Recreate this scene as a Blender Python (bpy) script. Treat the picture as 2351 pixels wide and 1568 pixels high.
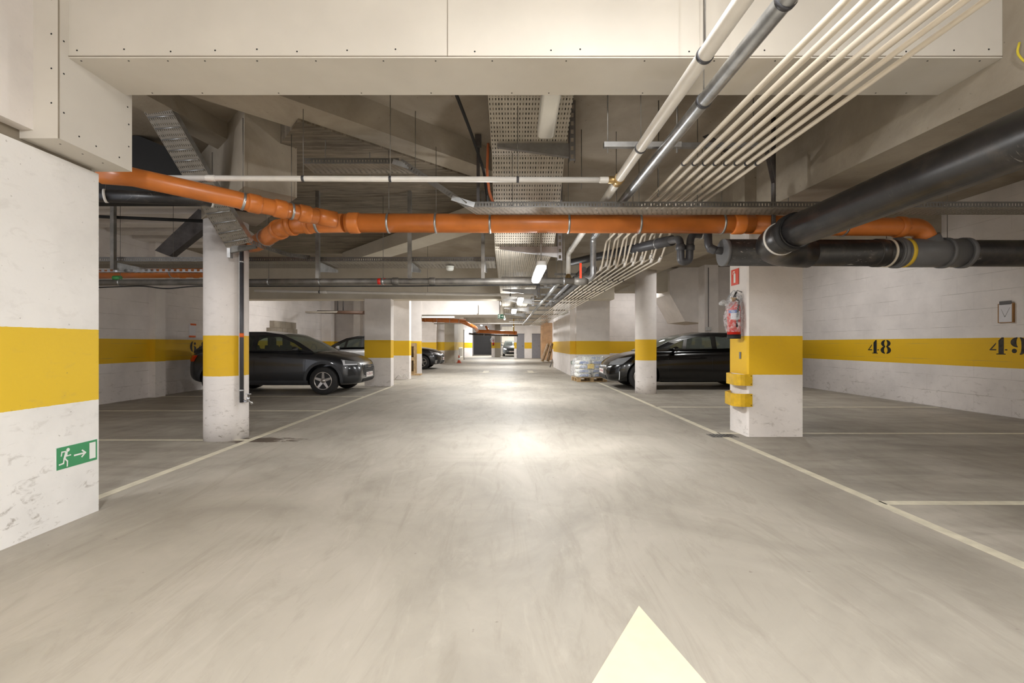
import bpy, bmesh, math, random
from mathutils import Vector, Matrix
from mathutils.bvhtree import BVHTree
from mathutils.geometry import tessellate_polygon
random.seed(7)
PI = math.pi
for o in list(bpy.data.objects):
    bpy.data.objects.remove(o, do_unlink=True)
SC = bpy.context.scene
C = SC.collection
# ------------------------------------------------------------------ camera
F, CX, CY, H = 1045.0, 1165.0, 789.0, 1.2        # focal length in px, vanishing point, eye height
cd = bpy.data.cameras.new('camera')
cam = bpy.data.objects.new('camera', cd); C.objects.link(cam)
cam.location = (0, 0, H); cam.rotation_euler = (PI/2, 0, 0)
cd.sensor_width = 36; cd.lens = 36*F/2351
cd.shift_x = (1175.5-CX)/2351; cd.shift_y = (CY-784)/2351
cd.clip_start = 0.05; cd.clip_end = 200
SC.camera = cam
# ------------------------------------------------------------------ world, exposure
W = bpy.data.worlds.new('world'); SC.world = W; W.use_nodes = True
W.node_tree.nodes['Background'].inputs[0].default_value = (0.9, 0.92, 1, 1)
W.node_tree.nodes['Background'].inputs[1].default_value = 0.6
SC.view_settings.view_transform = 'Standard'
SC.view_settings.look = 'None'
SC.view_settings.gamma = 1
SC.view_settings.exposure = 1.25
SC.view_settings.use_curve_mapping = False
LAMP_W = 62.0          # power of an ordinary tube fitting
LAMP_COL = (0.965, 0.985, 1.0)
# (x, y, z, length, width, power factor, tilt)
def at(px, py, Y):
    return Vector(((px-CX)/F*Y, Y, H-(py-CY)/F*Y))

# ------------------------------------------------------------------ materials
def s2l(c):
    c = c/255.0
    return c/12.92 if c <= 0.04045 else ((c+0.055)/1.055)**2.4
def col(r, g, b): return (s2l(r), s2l(g), s2l(b), 1)
def newmat(name):
    m = bpy.data.materials.new(name); m.use_nodes = True
    nt = m.node_tree; b = nt.nodes['Principled BSDF']
    return m, nt, b
def N(nt, t, **k):
    n = nt.nodes.new(t)
    for a, v in k.items():
        if a == 'inp':
            for i, x in v.items(): n.inputs[i].default_value = x
        else: setattr(n, a, v)
    return n
def L(nt, a, b): nt.links.new(a, b)
def math_(nt, op, a, b=None, c=None):
    n = N(nt, 'ShaderNodeMath', operation=op)
    for i, x in enumerate((a, b, c)):
        if x is None: continue
        if isinstance(x, (int, float)): n.inputs[i].default_value = x
        else: L(nt, x, n.inputs[i])
    return n.outputs[0]
def mix(nt, fac, a, b, typ='MIX'):
    n = N(nt, 'ShaderNodeMix', data_type='RGBA', blend_type=typ)
    for s, x in ((0, fac), (6, a), (7, b)):
        if isinstance(x, (int, float, tuple)): n.inputs[s].default_value = x
        else: L(nt, x, n.inputs[s])
    return n.outputs[2]
def ramp(nt, val, stops):
    n = N(nt, 'ShaderNodeValToRGB')
    e = n.color_ramp.elements
    e[0].position, e[0].color = stops[0]
    e[1].position, e[1].color = stops[-1]
    for p, c in stops[1:-1]:
        x = e.new(p); x.color = c
    L(nt, val, n.inputs[0]); return n.outputs[0]
def noise(nt, vec, scale, detail=4, rough=.55, dist=0):
    n = N(nt, 'ShaderNodeTexNoise'); n.inputs['Scale'].default_value = scale
    n.inputs['Detail'].default_value = detail; n.inputs['Roughness'].default_value = rough
    n.inputs['Distortion'].default_value = dist
    if vec: L(nt, vec, n.inputs['Vector'])
    return n.outputs[0]
def mapping(nt, vec, scale=(1, 1, 1), loc=(0, 0, 0), rot=(0, 0, 0)):
    n = N(nt, 'ShaderNodeMapping'); n.inputs['Scale'].default_value = scale
    n.inputs['Location'].default_value = loc; n.inputs['Rotation'].default_value = rot
    L(nt, vec, n.inputs[0]); return n.outputs[0]
def bump(nt, b, h, st=.3, d=.01):
    n = N(nt, 'ShaderNodeBump'); n.inputs['Strength'].default_value = st; n.inputs['Distance'].default_value = d
    L(nt, h, n.inputs['Height']); L(nt, n.outputs[0], b.inputs['Normal'])
def plain(name, c, rough=.5, metal=0, var=.06, scale=6, coat=0, spec=None, bmp=0):
    m, nt, b = newmat(name)
    g = N(nt, 'ShaderNodeNewGeometry').outputs['Position']
    n = noise(nt, g, scale)
    dark = tuple(x*(1-var*2.2) for x in c[:3])+(1,)
    light = tuple(min(1, x*(1+var)) for x in c[:3])+(1,)
    L(nt, ramp(nt, n, [(.3, dark), (.7, light)]), b.inputs['Base Color'])
    b.inputs['Roughness'].default_value = rough; b.inputs['Metallic'].default_value = metal
    if coat: b.inputs['Coat Weight'].default_value = coat; b.inputs['Coat Roughness'].default_value = .05
    if spec is not None: b.inputs['Specular IOR Level'].default_value = spec
    if bmp: bump(nt, b, noise(nt, g, scale*8), bmp, .004)
    return m
YEL = col(226, 180, 18)
def painted(name, base, blocks=False, dirt=.5, band=True, bandcol=YEL, bl=(.6, .3)):
    """white painted masonry with the yellow band between 0.8 and 1.3 m"""
    m, nt, b = newmat(name)
    g = N(nt, 'ShaderNodeNewGeometry').outputs['Position']
    sep = N(nt, 'ShaderNodeSeparateXYZ'); L(nt, g, sep.inputs[0])
    X, Y, Z = sep.outputs
    n1 = noise(nt, g, 1.3, 5, .6); n2 = noise(nt, mapping(nt, g, (1, 1, 2.2)), 7, 6, .7, .6)
    d = tuple(x*.86 for x in base[:3])+(1,)
    c = ramp(nt, n1, [(.35, d), (.6, base)])
    if band:
        w = math_(nt, 'MULTIPLY', math_(nt, 'SUBTRACT', noise(nt, g, 30, 2), .5), .006)
        zz = math_(nt, 'ADD', Z, w)
        msk = math_(nt, 'MULTIPLY', math_(nt, 'GREATER_THAN', zz, .8), math_(nt, 'LESS_THAN', zz, 1.3))
        y2 = mix(nt, math_(nt, 'MULTIPLY', n1, .35), bandcol, tuple(x*.82 for x in bandcol[:3])+(1,))
        c = mix(nt, msk, c, y2)
    # scuffs: dark smears, stronger near the floor
    low = N(nt, 'ShaderNodeMapRange'); low.inputs[1].default_value = 0; low.inputs[2].default_value = .8
    low.inputs[3].default_value = 1; low.inputs[4].default_value = .12
    L(nt, Z, low.inputs[0])
    sc = ramp(nt, n2, [(.56, (0, 0, 0, 1)), (.67, (1, 1, 1, 1))])
    fac = math_(nt, 'MULTIPLY', math_(nt, 'MULTIPLY', sc, low.outputs[0]), dirt)
    c = mix(nt, fac, c, col(138, 126, 112))
    spk = ramp(nt, noise(nt, g, 38, 2, .5), [(.735, (0, 0, 0, 1)), (.76, (1, 1, 1, 1))])
    c = mix(nt, math_(nt, 'MULTIPLY', spk, .45*dirt), c, col(110, 98, 84))
    hgt = noise(nt, g, 45, 4)
    if blocks:
        al = math_(nt, 'ADD', X, Y)
        bw, bh = bl
        v = math_(nt, 'DIVIDE', Z, bh)
        row = math_(nt, 'FLOOR', v)
        u = math_(nt, 'ADD', math_(nt, 'DIVIDE', al, bw), math_(nt, 'MULTIPLY', math_(nt, 'MODULO', row, 2), .5))
        wob = math_(nt, 'MULTIPLY', math_(nt, 'SUBTRACT', noise(nt, g, 3, 2), .5), .05)
        fu = math_(nt, 'FRACT', u); fv = math_(nt, 'FRACT', math_(nt, 'ADD', v, wob))
        lh = math_(nt, 'LESS_THAN', fv, .026/bh*.3)
        lv = math_(nt, 'LESS_THAN', fu, .018/bw*.3)
        ln = math_(nt, 'MAXIMUM', lh, math_(nt, 'MULTIPLY', lv, .5))
        brk = ramp(nt, noise(nt, g, 2.1, 3), [(.42, (.12, .12, .12, 1)), (.62, (1, 1, 1, 1))])
        ln = math_(nt, 'MULTIPLY', ln, brk)
        c = mix(nt, math_(nt, 'MULTIPLY', ln, .5), c, col(120, 108, 96))
        hgt = math_(nt, 'SUBTRACT', hgt, math_(nt, 'MULTIPLY', ln, 1.5))
    L(nt, c, b.inputs['Base Color'])
    b.inputs['Roughness'].default_value = .62
    bump(nt, b, hgt, .25, .004)
    return m
def concrete(name, c1, c2, rough=.8, stretch=(1, 1, 1), rot=0, scale=1.6, contrast=(.3, .7), streak=0, spec=.3):
    m, nt, b = newmat(name)
    g = N(nt, 'ShaderNodeNewGeometry').outputs['Position']
    v = mapping(nt, g, stretch, rot=(0, 0, rot))
    n = noise(nt, v, scale, 7, .62, .4)
    c = ramp(nt, n, [(contrast[0], c1), (contrast[1], c2)])
    if streak:
        n3 = noise(nt, mapping(nt, g, (.7, 7, 1), rot=(0, 0, rot)), 2.2, 6, .7, 1.2)
        c = mix(nt, ramp(nt, n3, [(.42, (0, 0, 0, 1)), (.72, (streak, streak, streak, 1))]), c, col(176, 164, 146))
    spk = ramp(nt, noise(nt, g, 26, 2), [(.70, (0, 0, 0, 1)), (.76, (.6, .6, .6, 1))])
    c = mix(nt, spk, c, tuple(x*.6 for x in c1[:3])+(1,))
    L(nt, c, b.inputs['Base Color']); b.inputs['Roughness'].default_value = rough
    b.inputs['Specular IOR Level'].default_value = spec
    bump(nt, b, noise(nt, g, 30, 5), .3, .006)
    return m
def floor_mat():
    m, nt, b = newmat('power_floated_concrete')
    g = N(nt, 'ShaderNodeNewGeometry').outputs['Position']
    sep = N(nt, 'ShaderNodeSeparateXYZ'); L(nt, g, sep.inputs[0]); X, Y, Z = sep.outputs
    a = noise(nt, mapping(nt, g, (1, .8, 1), rot=(0, 0, .5)), .9, 7, .62, .8)
    c = ramp(nt, a, [(.30, col(150, 143, 132)), (.5, col(166, 159, 147)), (.72, col(180, 172, 160))])
    bb = noise(nt, mapping(nt, g, (1.6, .35, 1), rot=(0, 0, -1.1)), 2.2, 7, .72, 2.0)
    c = mix(nt, ramp(nt, bb, [(.5, (0, 0, 0, 1)), (.76, (.42, .42, .42, 1))]), c, col(128, 119, 106))
    cc = noise(nt, mapping(nt, g, (1, .3, 1), rot=(0, 0, .6)), 7, 5, .7, 1.)
    c = mix(nt, ramp(nt, cc, [(.56, (0, 0, 0, 1)), (.8, (.35, .35, .35, 1))]), c, col(196, 188, 176))
    spk = ramp(nt, noise(nt, g, 16, 2), [(.74, (0, 0, 0, 1)), (.78, (.5, .5, .5, 1))])
    c = mix(nt, spk, c, col(112, 104, 94))
    # saw-cut joints
    def line(v, at_, w):
        return math_(nt, 'LESS_THAN', math_(nt, 'ABSOLUTE', math_(nt, 'SUBTRACT', v, at_)), w)
    ln = line(Y, 4.78, .003)
    for yy in (9.6, 15.2): ln = math_(nt, 'MAXIMUM', ln, line(Y, yy, .004))
    for xx in (-4.9, 4.6): ln = math_(nt, 'MAXIMUM', ln, line(X, xx, .003))
    c = mix(nt, math_(nt, 'MULTIPLY', ln, .35), c, col(90, 84, 76))
    # greyer and dirtier towards the parking bays, where tyres stand
    bay = math_(nt, 'GREATER_THAN', math_(nt, 'ABSOLUTE', math_(nt, 'ADD', X, .2)), 3.0)
    tn = ramp(nt, noise(nt, mapping(nt, g, (.35, 1.4, 1)), 1.7, 6, .65, 1.2), [(.38, (0, 0, 0, 1)), (.66, (.75, .75, .75, 1))])
    c = mix(nt, math_(nt, 'MULTIPLY', bay, math_(nt, 'MULTIPLY', tn, .55)), c, col(106, 98, 88))
    # wet rusty patch beside the round column
    p = mapping(nt, g, (.9, 2.9, 1), loc=(3.12*.9, -5.66*2.9, 0))
    w = noise(nt, mapping(nt, g, (.8, 2.2, 1), rot=(0, 0, .25)), 5, 6, .75, .6)
    ln_ = N(nt, 'ShaderNodeVectorMath', operation='LENGTH'); L(nt, p, ln_.inputs[0])
    r = math_(nt, 'ADD', ln_.outputs['Value'], math_(nt, 'MULTIPLY', math_(nt, 'SUBTRACT', w, .5), 1.7))
    wet = ramp(nt, r, [(.33, (1, 1, 1, 1)), (.45, (0, 0, 0, 1))])
    c = mix(nt, math_(nt, 'MULTIPLY', wet, .82), c, col(66, 50, 38))
    L(nt, c, b.inputs['Base Color'])
    rr = N(nt, 'ShaderNodeMapRange'); rr.inputs[3].default_value = .50; rr.inputs[4].default_value = .70
    L(nt, bb, rr.inputs[0])
    L(nt, rr.outputs[0], b.inputs['Roughness'])
    b.inputs['Specular IOR Level'].default_value = .22
    bump(nt, b, noise(nt, g, 9, 6, .6), .12, .004)
    return m
def perforated(name, c, pu, pv, su, sv, rough=.42, metal=.8, ru=0, rv=0):
    """sheet metal with rows of slots cut through (UV in metres)"""
    m, nt, b = newmat(name)
    uv = N(nt, 'ShaderNodeUVMap').outputs[0]
    sep = N(nt, 'ShaderNodeSeparateXYZ'); L(nt, uv, sep.inputs[0])
    fu = math_(nt, 'FRACT', math_(nt, 'DIVIDE', sep.outputs[0], pu))
    fv = math_(nt, 'FRACT', math_(nt, 'DIVIDE', sep.outputs[1], pv))
    a = math_(nt, 'LESS_THAN', math_(nt, 'ABSOLUTE', math_(nt, 'SUBTRACT', fu, .5)), su/2)
    d = math_(nt, 'LESS_THAN', math_(nt, 'ABSOLUTE', math_(nt, 'SUBTRACT', fv, .5)), sv/2)
    msk = math_(nt, 'MULTIPLY', a, d)
    g = N(nt, 'ShaderNodeNewGeometry').outputs['Position']
    L(nt, ramp(nt, noise(nt, g, 9), [(.3, tuple(x*.8 for x in c[:3])+(1,)), (.7, c)]), b.inputs['Base Color'])
    b.inputs['Roughness'].default_value = rough; b.inputs['Metallic'].default_value = metal
    tr = N(nt, 'ShaderNodeBsdfTransparent'); mx = N(nt, 'ShaderNodeMixShader')
    L(nt, msk, mx.inputs[0]); L(nt, b.outputs[0], mx.inputs[1]); L(nt, tr.outputs[0], mx.inputs[2])
    L(nt, mx.outputs[0], nt.nodes['Material Output'].inputs[0])
    return m
def glow(name, c, s):
    m, nt, b = newmat(name)
    b.inputs['Base Color'].default_value = (.9, .9, .9, 1)
    b.inputs['Emission Color'].default_value = c; b.inputs['Emission Strength'].default_value = s
    return m
def glassy(name, tint, alpha, rough=.03, fres=True):
    m, nt, b = newmat(name)
    b.inputs['Base Color'].default_value = tint; b.inputs['Roughness'].default_value = rough
    tr = N(nt, 'ShaderNodeBsdfTransparent'); tr.inputs[0].default_value = tint
    mx = N(nt, 'ShaderNodeMixShader')
    g = N(nt, 'ShaderNodeNewGeometry').outputs['Position']
    if fres:
        fr = N(nt, 'ShaderNodeFresnel'); fr.inputs[0].default_value = 1.45
        L(nt, math_(nt, 'ADD', fr.outputs[0], alpha), mx.inputs[0])
    else:
        L(nt, math_(nt, 'MULTIPLY', ramp(nt, noise(nt, g, 14, 6, .7, 1.5), [(.42, (.15, .15, .15, 1)), (.62, (1, 1, 1, 1))]), alpha), mx.inputs[0])
    L(nt, tr.outputs[0], mx.inputs[1]); L(nt, b.outputs[0], mx.inputs[2])
    L(nt, mx.outputs[0], nt.nodes['Material Output'].inputs[0])
    return m

M = {}
M['wall'] = painted('painted_blockwork', col(228, 221, 217), True, .55)
M['wall_smooth'] = painted('painted_smooth_wall', col(236, 233, 229), False, .8, bandcol=col(228, 190, 40))
M['pillar'] = painted('painted_pillar', col(232, 225, 220), False, .55)
M['column'] = painted('painted_column', col(232, 225, 220), False, .9)
M['raw_band'] = painted('raw_concrete_band', col(176, 168, 154), False, .8, bandcol=col(200, 170, 70))
M['plainwhite'] = painted('white_paint', col(230, 223, 217), False, .35, band=False)
M['floor'] = floor_mat()
M['ceiling'] = concrete('cream_ceiling', col(132, 121, 106), col(172, 161, 146), scale=.9)
M['beam'] = concrete('beam_concrete', col(140, 130, 116), col(178, 168, 152), scale=1.2)
M['beam_far'] = concrete('beam_painted', col(196, 188, 172), col(214, 206, 192), scale=1.2)
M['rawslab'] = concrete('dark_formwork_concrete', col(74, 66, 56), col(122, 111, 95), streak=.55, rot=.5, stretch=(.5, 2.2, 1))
M['rawgrey'] = concrete('raw_grey_concrete', col(122, 112, 98), col(150, 140, 124))
M['board'] = plain('fire_board', col(212, 206, 196), .75, var=.03, scale=2)
M['board2'] = plain('fire_board_warm', col(196, 182, 152), .75, var=.03, scale=2)
M['line'] = plain('line_paint', col(214, 206, 184), .6, var=.08, scale=9)
M['arrow'] = plain('arrow_paint', col(230, 214, 184), .6, var=.03, scale=9)
M['orange'] = plain('orange_pvc', col(204, 118, 52), .33, var=.1, scale=3)
def scuffed():
    m, nt, b = newmat('black_pe')
    g = N(nt, 'ShaderNodeNewGeometry').outputs['Position']
    c = ramp(nt, noise(nt, g, 4, 5, .6), [(.3, col(22, 21, 23)), (.72, col(44, 42, 43))])
    sc = noise(nt, mapping(nt, g, (6, 60, 6), rot=(.3, 0, .5)), 1.6, 3, .6, 1.5)
    ar = ramp(nt, noise(nt, g, 2.2, 2), [(.52, (0, 0, 0, 1)), (.66, (1, 1, 1, 1))])
    ln = ramp(nt, sc, [(.63, (0, 0, 0, 1)), (.68, (.8, .8, .8, 1))])
    du = ramp(nt, noise(nt, g, 7, 6, .7), [(.5, (0, 0, 0, 1)), (.8, (.35, .35, .35, 1))])
    c = mix(nt, du, c, col(120, 108, 96))
    c = mix(nt, math_(nt, 'MULTIPLY', ln, ar), c, col(186, 180, 172))
    L(nt, c, b.inputs['Base Color']); b.inputs['Roughness'].default_value = .36
    b.inputs['Specular IOR Level'].default_value = .65
    return m
M['blackpipe'] = scuffed()
M['darkgrey'] = plain('dark_grey_pvc', col(66, 66, 70), .4, var=.1)
M['greypvc'] = plain('grey_pvc', col(104, 104, 106), .4, var=.05)
M['whitepipe'] = plain('white_pipe', col(228, 224, 218), .4, var=.04)
M['creampipe'] = plain('cream_pipe', col(224, 214, 198), .42, var=.04)
M['galv'] = plain('galvanised_steel', col(186, 188, 190), .32, .85, var=.14, scale=12)
M['galvdull'] = plain('weathered_steel', col(128, 124, 118), .5, .5, var=.2, scale=6)
M['steel'] = plain('zinc_strut', col(150, 148, 146), .4, .8, var=.12, scale=8)
M['darksteel'] = plain('dark_strut', col(100, 96, 95), .5, .6, var=.15, scale=8)
M['brass'] = plain('brass', col(190, 160, 110), .35, .8)
M['red'] = plain('red_paint', col(206, 38, 26), .35)
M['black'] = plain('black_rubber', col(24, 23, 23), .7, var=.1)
M['stencil'] = plain('stencil_paint', col(26, 24, 22), .7, var=.3, scale=14)
M['stencil_worn'] = plain('worn_stencil_paint', col(62, 54, 44), .7, var=.4, scale=18)
M['perf'] = perforated('perforated_tray', col(190, 182, 168), .027, .05, .34, .46, metal=.25, rough=.55)
M['perfrail'] = perforated('perforated_rail', col(104, 101, 97), .05, .03, .5, .3, metal=.5)
M['perfgrey'] = perforated('perforated_tray_grey', col(150, 143, 132), .025, .05, .3, .4, metal=.35, rough=.55)
M['slotstrut'] = perforated('slotted_strut', col(140, 138, 138), .05, .08, .55, .5, metal=.7)
M['lamp'] = glow('lit_diffuser', (1, .96, .9, 1), 14)
M['lamp_off'] = plain('frosted_diffuser', col(222, 220, 214), .3, var=.02)
M['lampbody'] = plain('lamp_housing', col(198, 198, 196), .4, var=.02)
M['green'] = plain('sign_green', col(64, 146, 96), .45, var=.02)
M['darkgreen'] = plain('sign_dark_green', col(28, 82, 56), .45, var=.02)
M['signwhite'] = plain('sign_white', col(230, 232, 226), .5, var=.01)
M['signred'] = plain('sign_red', col(222, 66, 32), .45, var=.02)
M['yellow'] = plain('yellow_rubber', col(214, 170, 14), .5, var=.1, scale=12)
M['film'] = glassy('plastic_film', (.95, .96, .97, 1), .42, .12, False)
M['wood'] = plain('pallet_wood', col(176, 146, 104), .7, var=.2, scale=8)
M['ply'] = plain('plywood', col(206, 168, 132), .65, var=.1, scale=3)
M['bag'] = plain('white_paper_bag', col(226, 224, 216), .6, var=.04)
M['blue'] = plain('blue_print', col(90, 120, 190), .6, var=.05)
M['yellowlabel'] = plain('yellow_label', col(232, 196, 60), .6, var=.05)
M['door'] = plain('grey_door', col(132, 130, 134), .5, var=.03)
M['shutter'] = plain('dark_shutter', col(58, 56, 56), .4, var=.05)
M['blockgrey'] = concrete('bare_block', col(124, 114, 102), col(150, 140, 126))
M['cone'] = plain('cone_orange', col(206, 92, 60), .5)
M['paper'] = plain('paper', col(222, 220, 224), .7, var=.01)
M['cardboard'] = plain('wood_backing', col(156, 112, 62), .7)
M['brownpipe'] = plain('dusty_brown_pipe', col(84, 60, 46), .6)
M['tape'] = plain('grey_tape', col(98, 94, 94), .6)
M['orangetape'] = plain('orange_tape', col(222, 100, 36), .6)
M['cablegreen'] = plain('green_cable', col(60, 140, 74), .5)
M['yelcable'] = plain('yellow_cable', col(220, 200, 60), .5)
M['rubbercone'] = plain('flexible_conduit', col(214, 120, 76), .5)
# car materials
M['car_grey'] = plain('car_paint_grey', col(36, 38, 42), .32, .3, var=.02, coat=.8)
M['car_black'] = plain('car_paint_black', col(4, 4, 5), .22, 0, var=.02, coat=.6, spec=.3)
M['car_silver'] = plain('car_paint_silver', col(176, 176, 178), .35, .5, var=.02, coat=.8)
M['car_navy'] = plain('car_paint_navy', col(26, 29, 36), .28, .3, var=.02, coat=1)
M['car_bronze'] = plain('car_paint_slate', col(66, 71, 73), .3, .3, var=.02, coat=1)
M['cladding'] = plain('bumper_cladding', col(56, 57, 60), .6, var=.05)
M['tyre'] = plain('tyre_rubber', col(36, 35, 35), .75, var=.1)
M['rim'] = plain('alloy', col(186, 180, 174), .3, .8, var=.05)
M['rimblack'] = plain('dark_wheel_inner', col(30, 29, 29), .6)
M['chrome'] = plain('chrome', col(200, 202, 206), .15, 1, var=.02)
M['seat'] = plain('seat_cloth', col(18, 18, 19), .8)
M['carglass'] = glassy('car_glass', (.62, .66, .60, 1), .04)
M['headlight'] = plain('headlight_lens', col(150, 154, 160), .12, .4, coat=1)
M['lightbar'] = plain('headlight_white', col(226, 228, 232), .3)
M['taillight'] = plain('tail_light', col(190, 20, 14), .25, coat=1)
M['plate'] = plain('number_plate', col(222, 216, 212), .5, var=.02)
M['plateink'] = plain('plate_red', col(150, 50, 44), .5)

# ------------------------------------------------------------------ mesh builder
ORG = {}
def tag(o, label=None, cat=None, group=None, kind=None):
    if label: o['label'] = label
    if cat: o['category'] = cat
    if group: o['group'] = group
    if kind: o['kind'] = kind
    return o
class MB:
    def __init__(s):
        s.v = []; s.f = []; s.sm = []; s.uv = {}
    def add(s, vs, fs, smooth=False, uvs=None):
        n = len(s.v); s.v += [Vector(v) for v in vs]
        for i, f in enumerate(fs):
            if uvs: s.uv[len(s.f)] = uvs[i]
            s.f.append([n+j for j in f]); s.sm.append(smooth)
        return s
    def box(s, x0, x1, y0, y1, z0, z1):
        vs = [(x, y, z) for z in (z0, z1) for y in (y0, y1) for x in (x0, x1)]
        return s.add(vs, [(0, 2, 3, 1), (4, 5, 7, 6), (0, 1, 5, 4), (2, 6, 7, 3), (0, 4, 6, 2), (1, 3, 7, 5)])
    def obox(s, a, b, w, h, up=(0, 0, 1)):
        """box from a to b with width w (sideways) and height h"""
        a, b = Vector(a), Vector(b); d = (b-a).normalized()
        r = d.cross(Vector(up)).normalized(); u = r.cross(d).normalized()
        vs = [p+r*sx*w/2+u*su*h/2 for p in (a, b) for su in (-1, 1) for sx in (-1, 1)]
        return s.add(vs, [(0, 2, 3, 1), (4, 5, 7, 6), (0, 1, 5, 4), (2, 6, 7, 3), (0, 4, 6, 2), (1, 3, 7, 5)])
    def prism(s, poly, z0, z1, ax='z'):
        """polygon extruded along ax; poly 2D in the other two axes (x,y) / (x,z) for y / (y,z) for x"""
        def P(p, t):
            return {'z': (p[0], p[1], t), 'y': (p[0], t, p[1]), 'x': (t, p[0], p[1])}[ax]
        n = len(poly)
        vs = [P(p, z0) for p in poly]+[P(p, z1) for p in poly]
        tri = tessellate_polygon([[Vector((p[0], p[1], 0)) for p in poly]])
        fs = [tuple(t) for t in tri]+[tuple(i+n for i in reversed(t)) for t in tri]
        fs += [(i, (i+1) % n, n+(i+1) % n, n+i) for i in range(n)]
        return s.add(vs, fs)
    def tube(s, pts, r, n=16, caps=True, rs=None):
        pts = [Vector(p) for p in pts]
        d0 = (pts[1]-pts[0]).normalized()
        ref = Vector((0, 0, 1)) if abs(d0.z) < .9 else Vector((1, 0, 0))
        u = d0.cross(ref).normalized(); vs = []
        for i, p in enumerate(pts):
            if i == 0: d = d0
            elif i == len(pts)-1: d = (p-pts[i-1]).normalized()
            else: d = ((p-pts[i-1]).normalized()+(pts[i+1]-p).normalized()).normalized()
            u = (u-d*u.dot(d)).normalized(); w = d.cross(u)
            rr = rs[i] if rs else r
            vs += [p+(u*math.cos(2*PI*k/n)+w*math.sin(2*PI*k/n))*rr for k in range(n)]
        m = len(pts)
        fs = [(i*n+k, i*n+(k+1) % n, (i+1)*n+(k+1) % n, (i+1)*n+k) for i in range(m-1) for k in range(n)]
        s.add(vs, fs, True)
        if caps:
            b = len(s.v)-m*n
            s.f.append([b+k for k in reversed(range(n))]); s.sm.append(False)
            s.f.append([b+(m-1)*n+k for k in range(n)]); s.sm.append(False)
        return s
    def lathe(s, prof, c=(0, 0, 0), ax='z', n=24):
        """prof: list of (radius, height)"""
        vs = []
        for r, h in prof:
            for k in range(n):
                a = 2*PI*k/n; p, q = r*math.cos(a), r*math.sin(a)
                v = {'z': (p, q, h), 'y': (p, h, q), 'x': (h, p, q)}[ax]
                vs.append(Vector(v)+Vector(c))
        m = len(prof)
        fs = [(i*n+k, i*n+(k+1) % n, (i+1)*n+(k+1) % n, (i+1)*n+k) for i in range(m-1) for k in range(n)]
        s.add(vs, fs, True)
        b = len(s.v)-m*n
        if (Vector(prof[0])-Vector(prof[-1])).length < 1e-6: return s
        for i, rev in ((0, True), (m-1, False)):
            if prof[i][0] > 1e-4:
                ks = list(range(n))
                s.f.append([b+i*n+k for k in (reversed(ks) if rev else ks)]); s.sm.append(False)
        return s
    def quad(s, a, b, c, d, uv=None):
        return s.add([a, b, c, d], [(0, 1, 2, 3)], uvs=[uv] if uv else None)
    def sheet(s, a0, a1, b0, b1):
        """flat strip a0-a1 (start edge) to b0-b1 (end edge), UV in metres: u across, v along"""
        a0, a1, b0, b1 = map(Vector, (a0, a1, b0, b1)); w = (a1-a0).length; l = ((b0+b1)/2-(a0+a1)/2).length
        return s.quad(a0, a1, b1, b0, [(0, 0), (w, 0), (w, l), (0, l)])
    def mesh(s, name, mat, off):
        me = bpy.data.meshes.new(name)
        me.from_pydata([tuple(v-off) for v in s.v], [], s.f)
        for i, p in enumerate(me.polygons): p.use_smooth = s.sm[i]
        if s.uv:
            ul = me.uv_layers.new(name='UVMap')
            for i, p in enumerate(me.polygons):
                q = s.uv.get(i)
                for j, li in enumerate(p.loop_indices):
                    ul.data[li].uv = q[j] if q else (0, 0)
        me.materials.append(M[mat] if isinstance(mat, str) else mat)
        bm = bmesh.new(); bm.from_mesh(me); bmesh.ops.recalc_face_normals(bm, faces=bm.faces); bm.to_mesh(me); bm.free()
        me.update()
        return me
    def build(s, name, mat, parent=None, label=None, cat=None, group=None, kind=None, bevel=0):
        if parent is not None: off = ORG[parent.name]
        else:
            xs = [v.x for v in s.v]; ys = [v.y for v in s.v]; zs = [v.z for v in s.v]
            off = Vector(((min(xs)+max(xs))/2, (min(ys)+max(ys))/2, min(zs)))
        o = bpy.data.objects.new(name, s.mesh(name, mat, off)); C.objects.link(o)
        if parent is not None: o.parent = parent
        else: o.location = off
        ORG[o.name] = off
        if bevel:
            md = o.modifiers.new('bevel', 'BEVEL'); md.width = bevel; md.segments = 2; md.limit_method = 'ANGLE'
        return tag(o, label, cat, group, kind)
def empty(name, loc, label=None, cat=None, group=None, kind=None):
    o = bpy.data.objects.new(name, None); C.objects.link(o); o.location = loc; o.empty_display_size = .1
    ORG[o.name] = Vector(loc)
    return tag(o, label, cat, group, kind)
def children(o): return [c for c in bpy.data.objects if c.parent == o]
def copy_tree(o, parent=None):
    c = o.copy(); C.objects.link(c); c.parent = parent; ORG[c.name] = ORG.get(o.name, Vector())
    for ch in children(o): copy_tree(ch, c)
    return c
def fillet(pts, R, n=6):
    pts = [Vector(p) for p in pts]; out = [pts[0]]
    for i in range(1, len(pts)-1):
        a, p, b = pts[i-1], pts[i], pts[i+1]
        da, db = (a-p), (b-p); r = min(R, da.length*.45, db.length*.45)
        s, e = p+da.normalized()*r, p+db.normalized()*r
        for k in range(n+1):
            t = k/n; out.append(s*(1-t)**2+p*2*t*(1-t)+e*t*t)
    out.append(pts[-1]); return out
def along(pts, t):
    """point and direction at fraction t of a polyline"""
    pts = [Vector(p) for p in pts]; ls = [(pts[i+1]-pts[i]).length for i in range(len(pts)-1)]; d = t*sum(ls)
    for i, l in enumerate(ls):
        if d <= l+1e-9: return pts[i]+(pts[i+1]-pts[i])*(d/l), (pts[i+1]-pts[i]).normalized()
        d -= l
    return pts[-1], (pts[-1]-pts[-2]).normalized()
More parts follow.
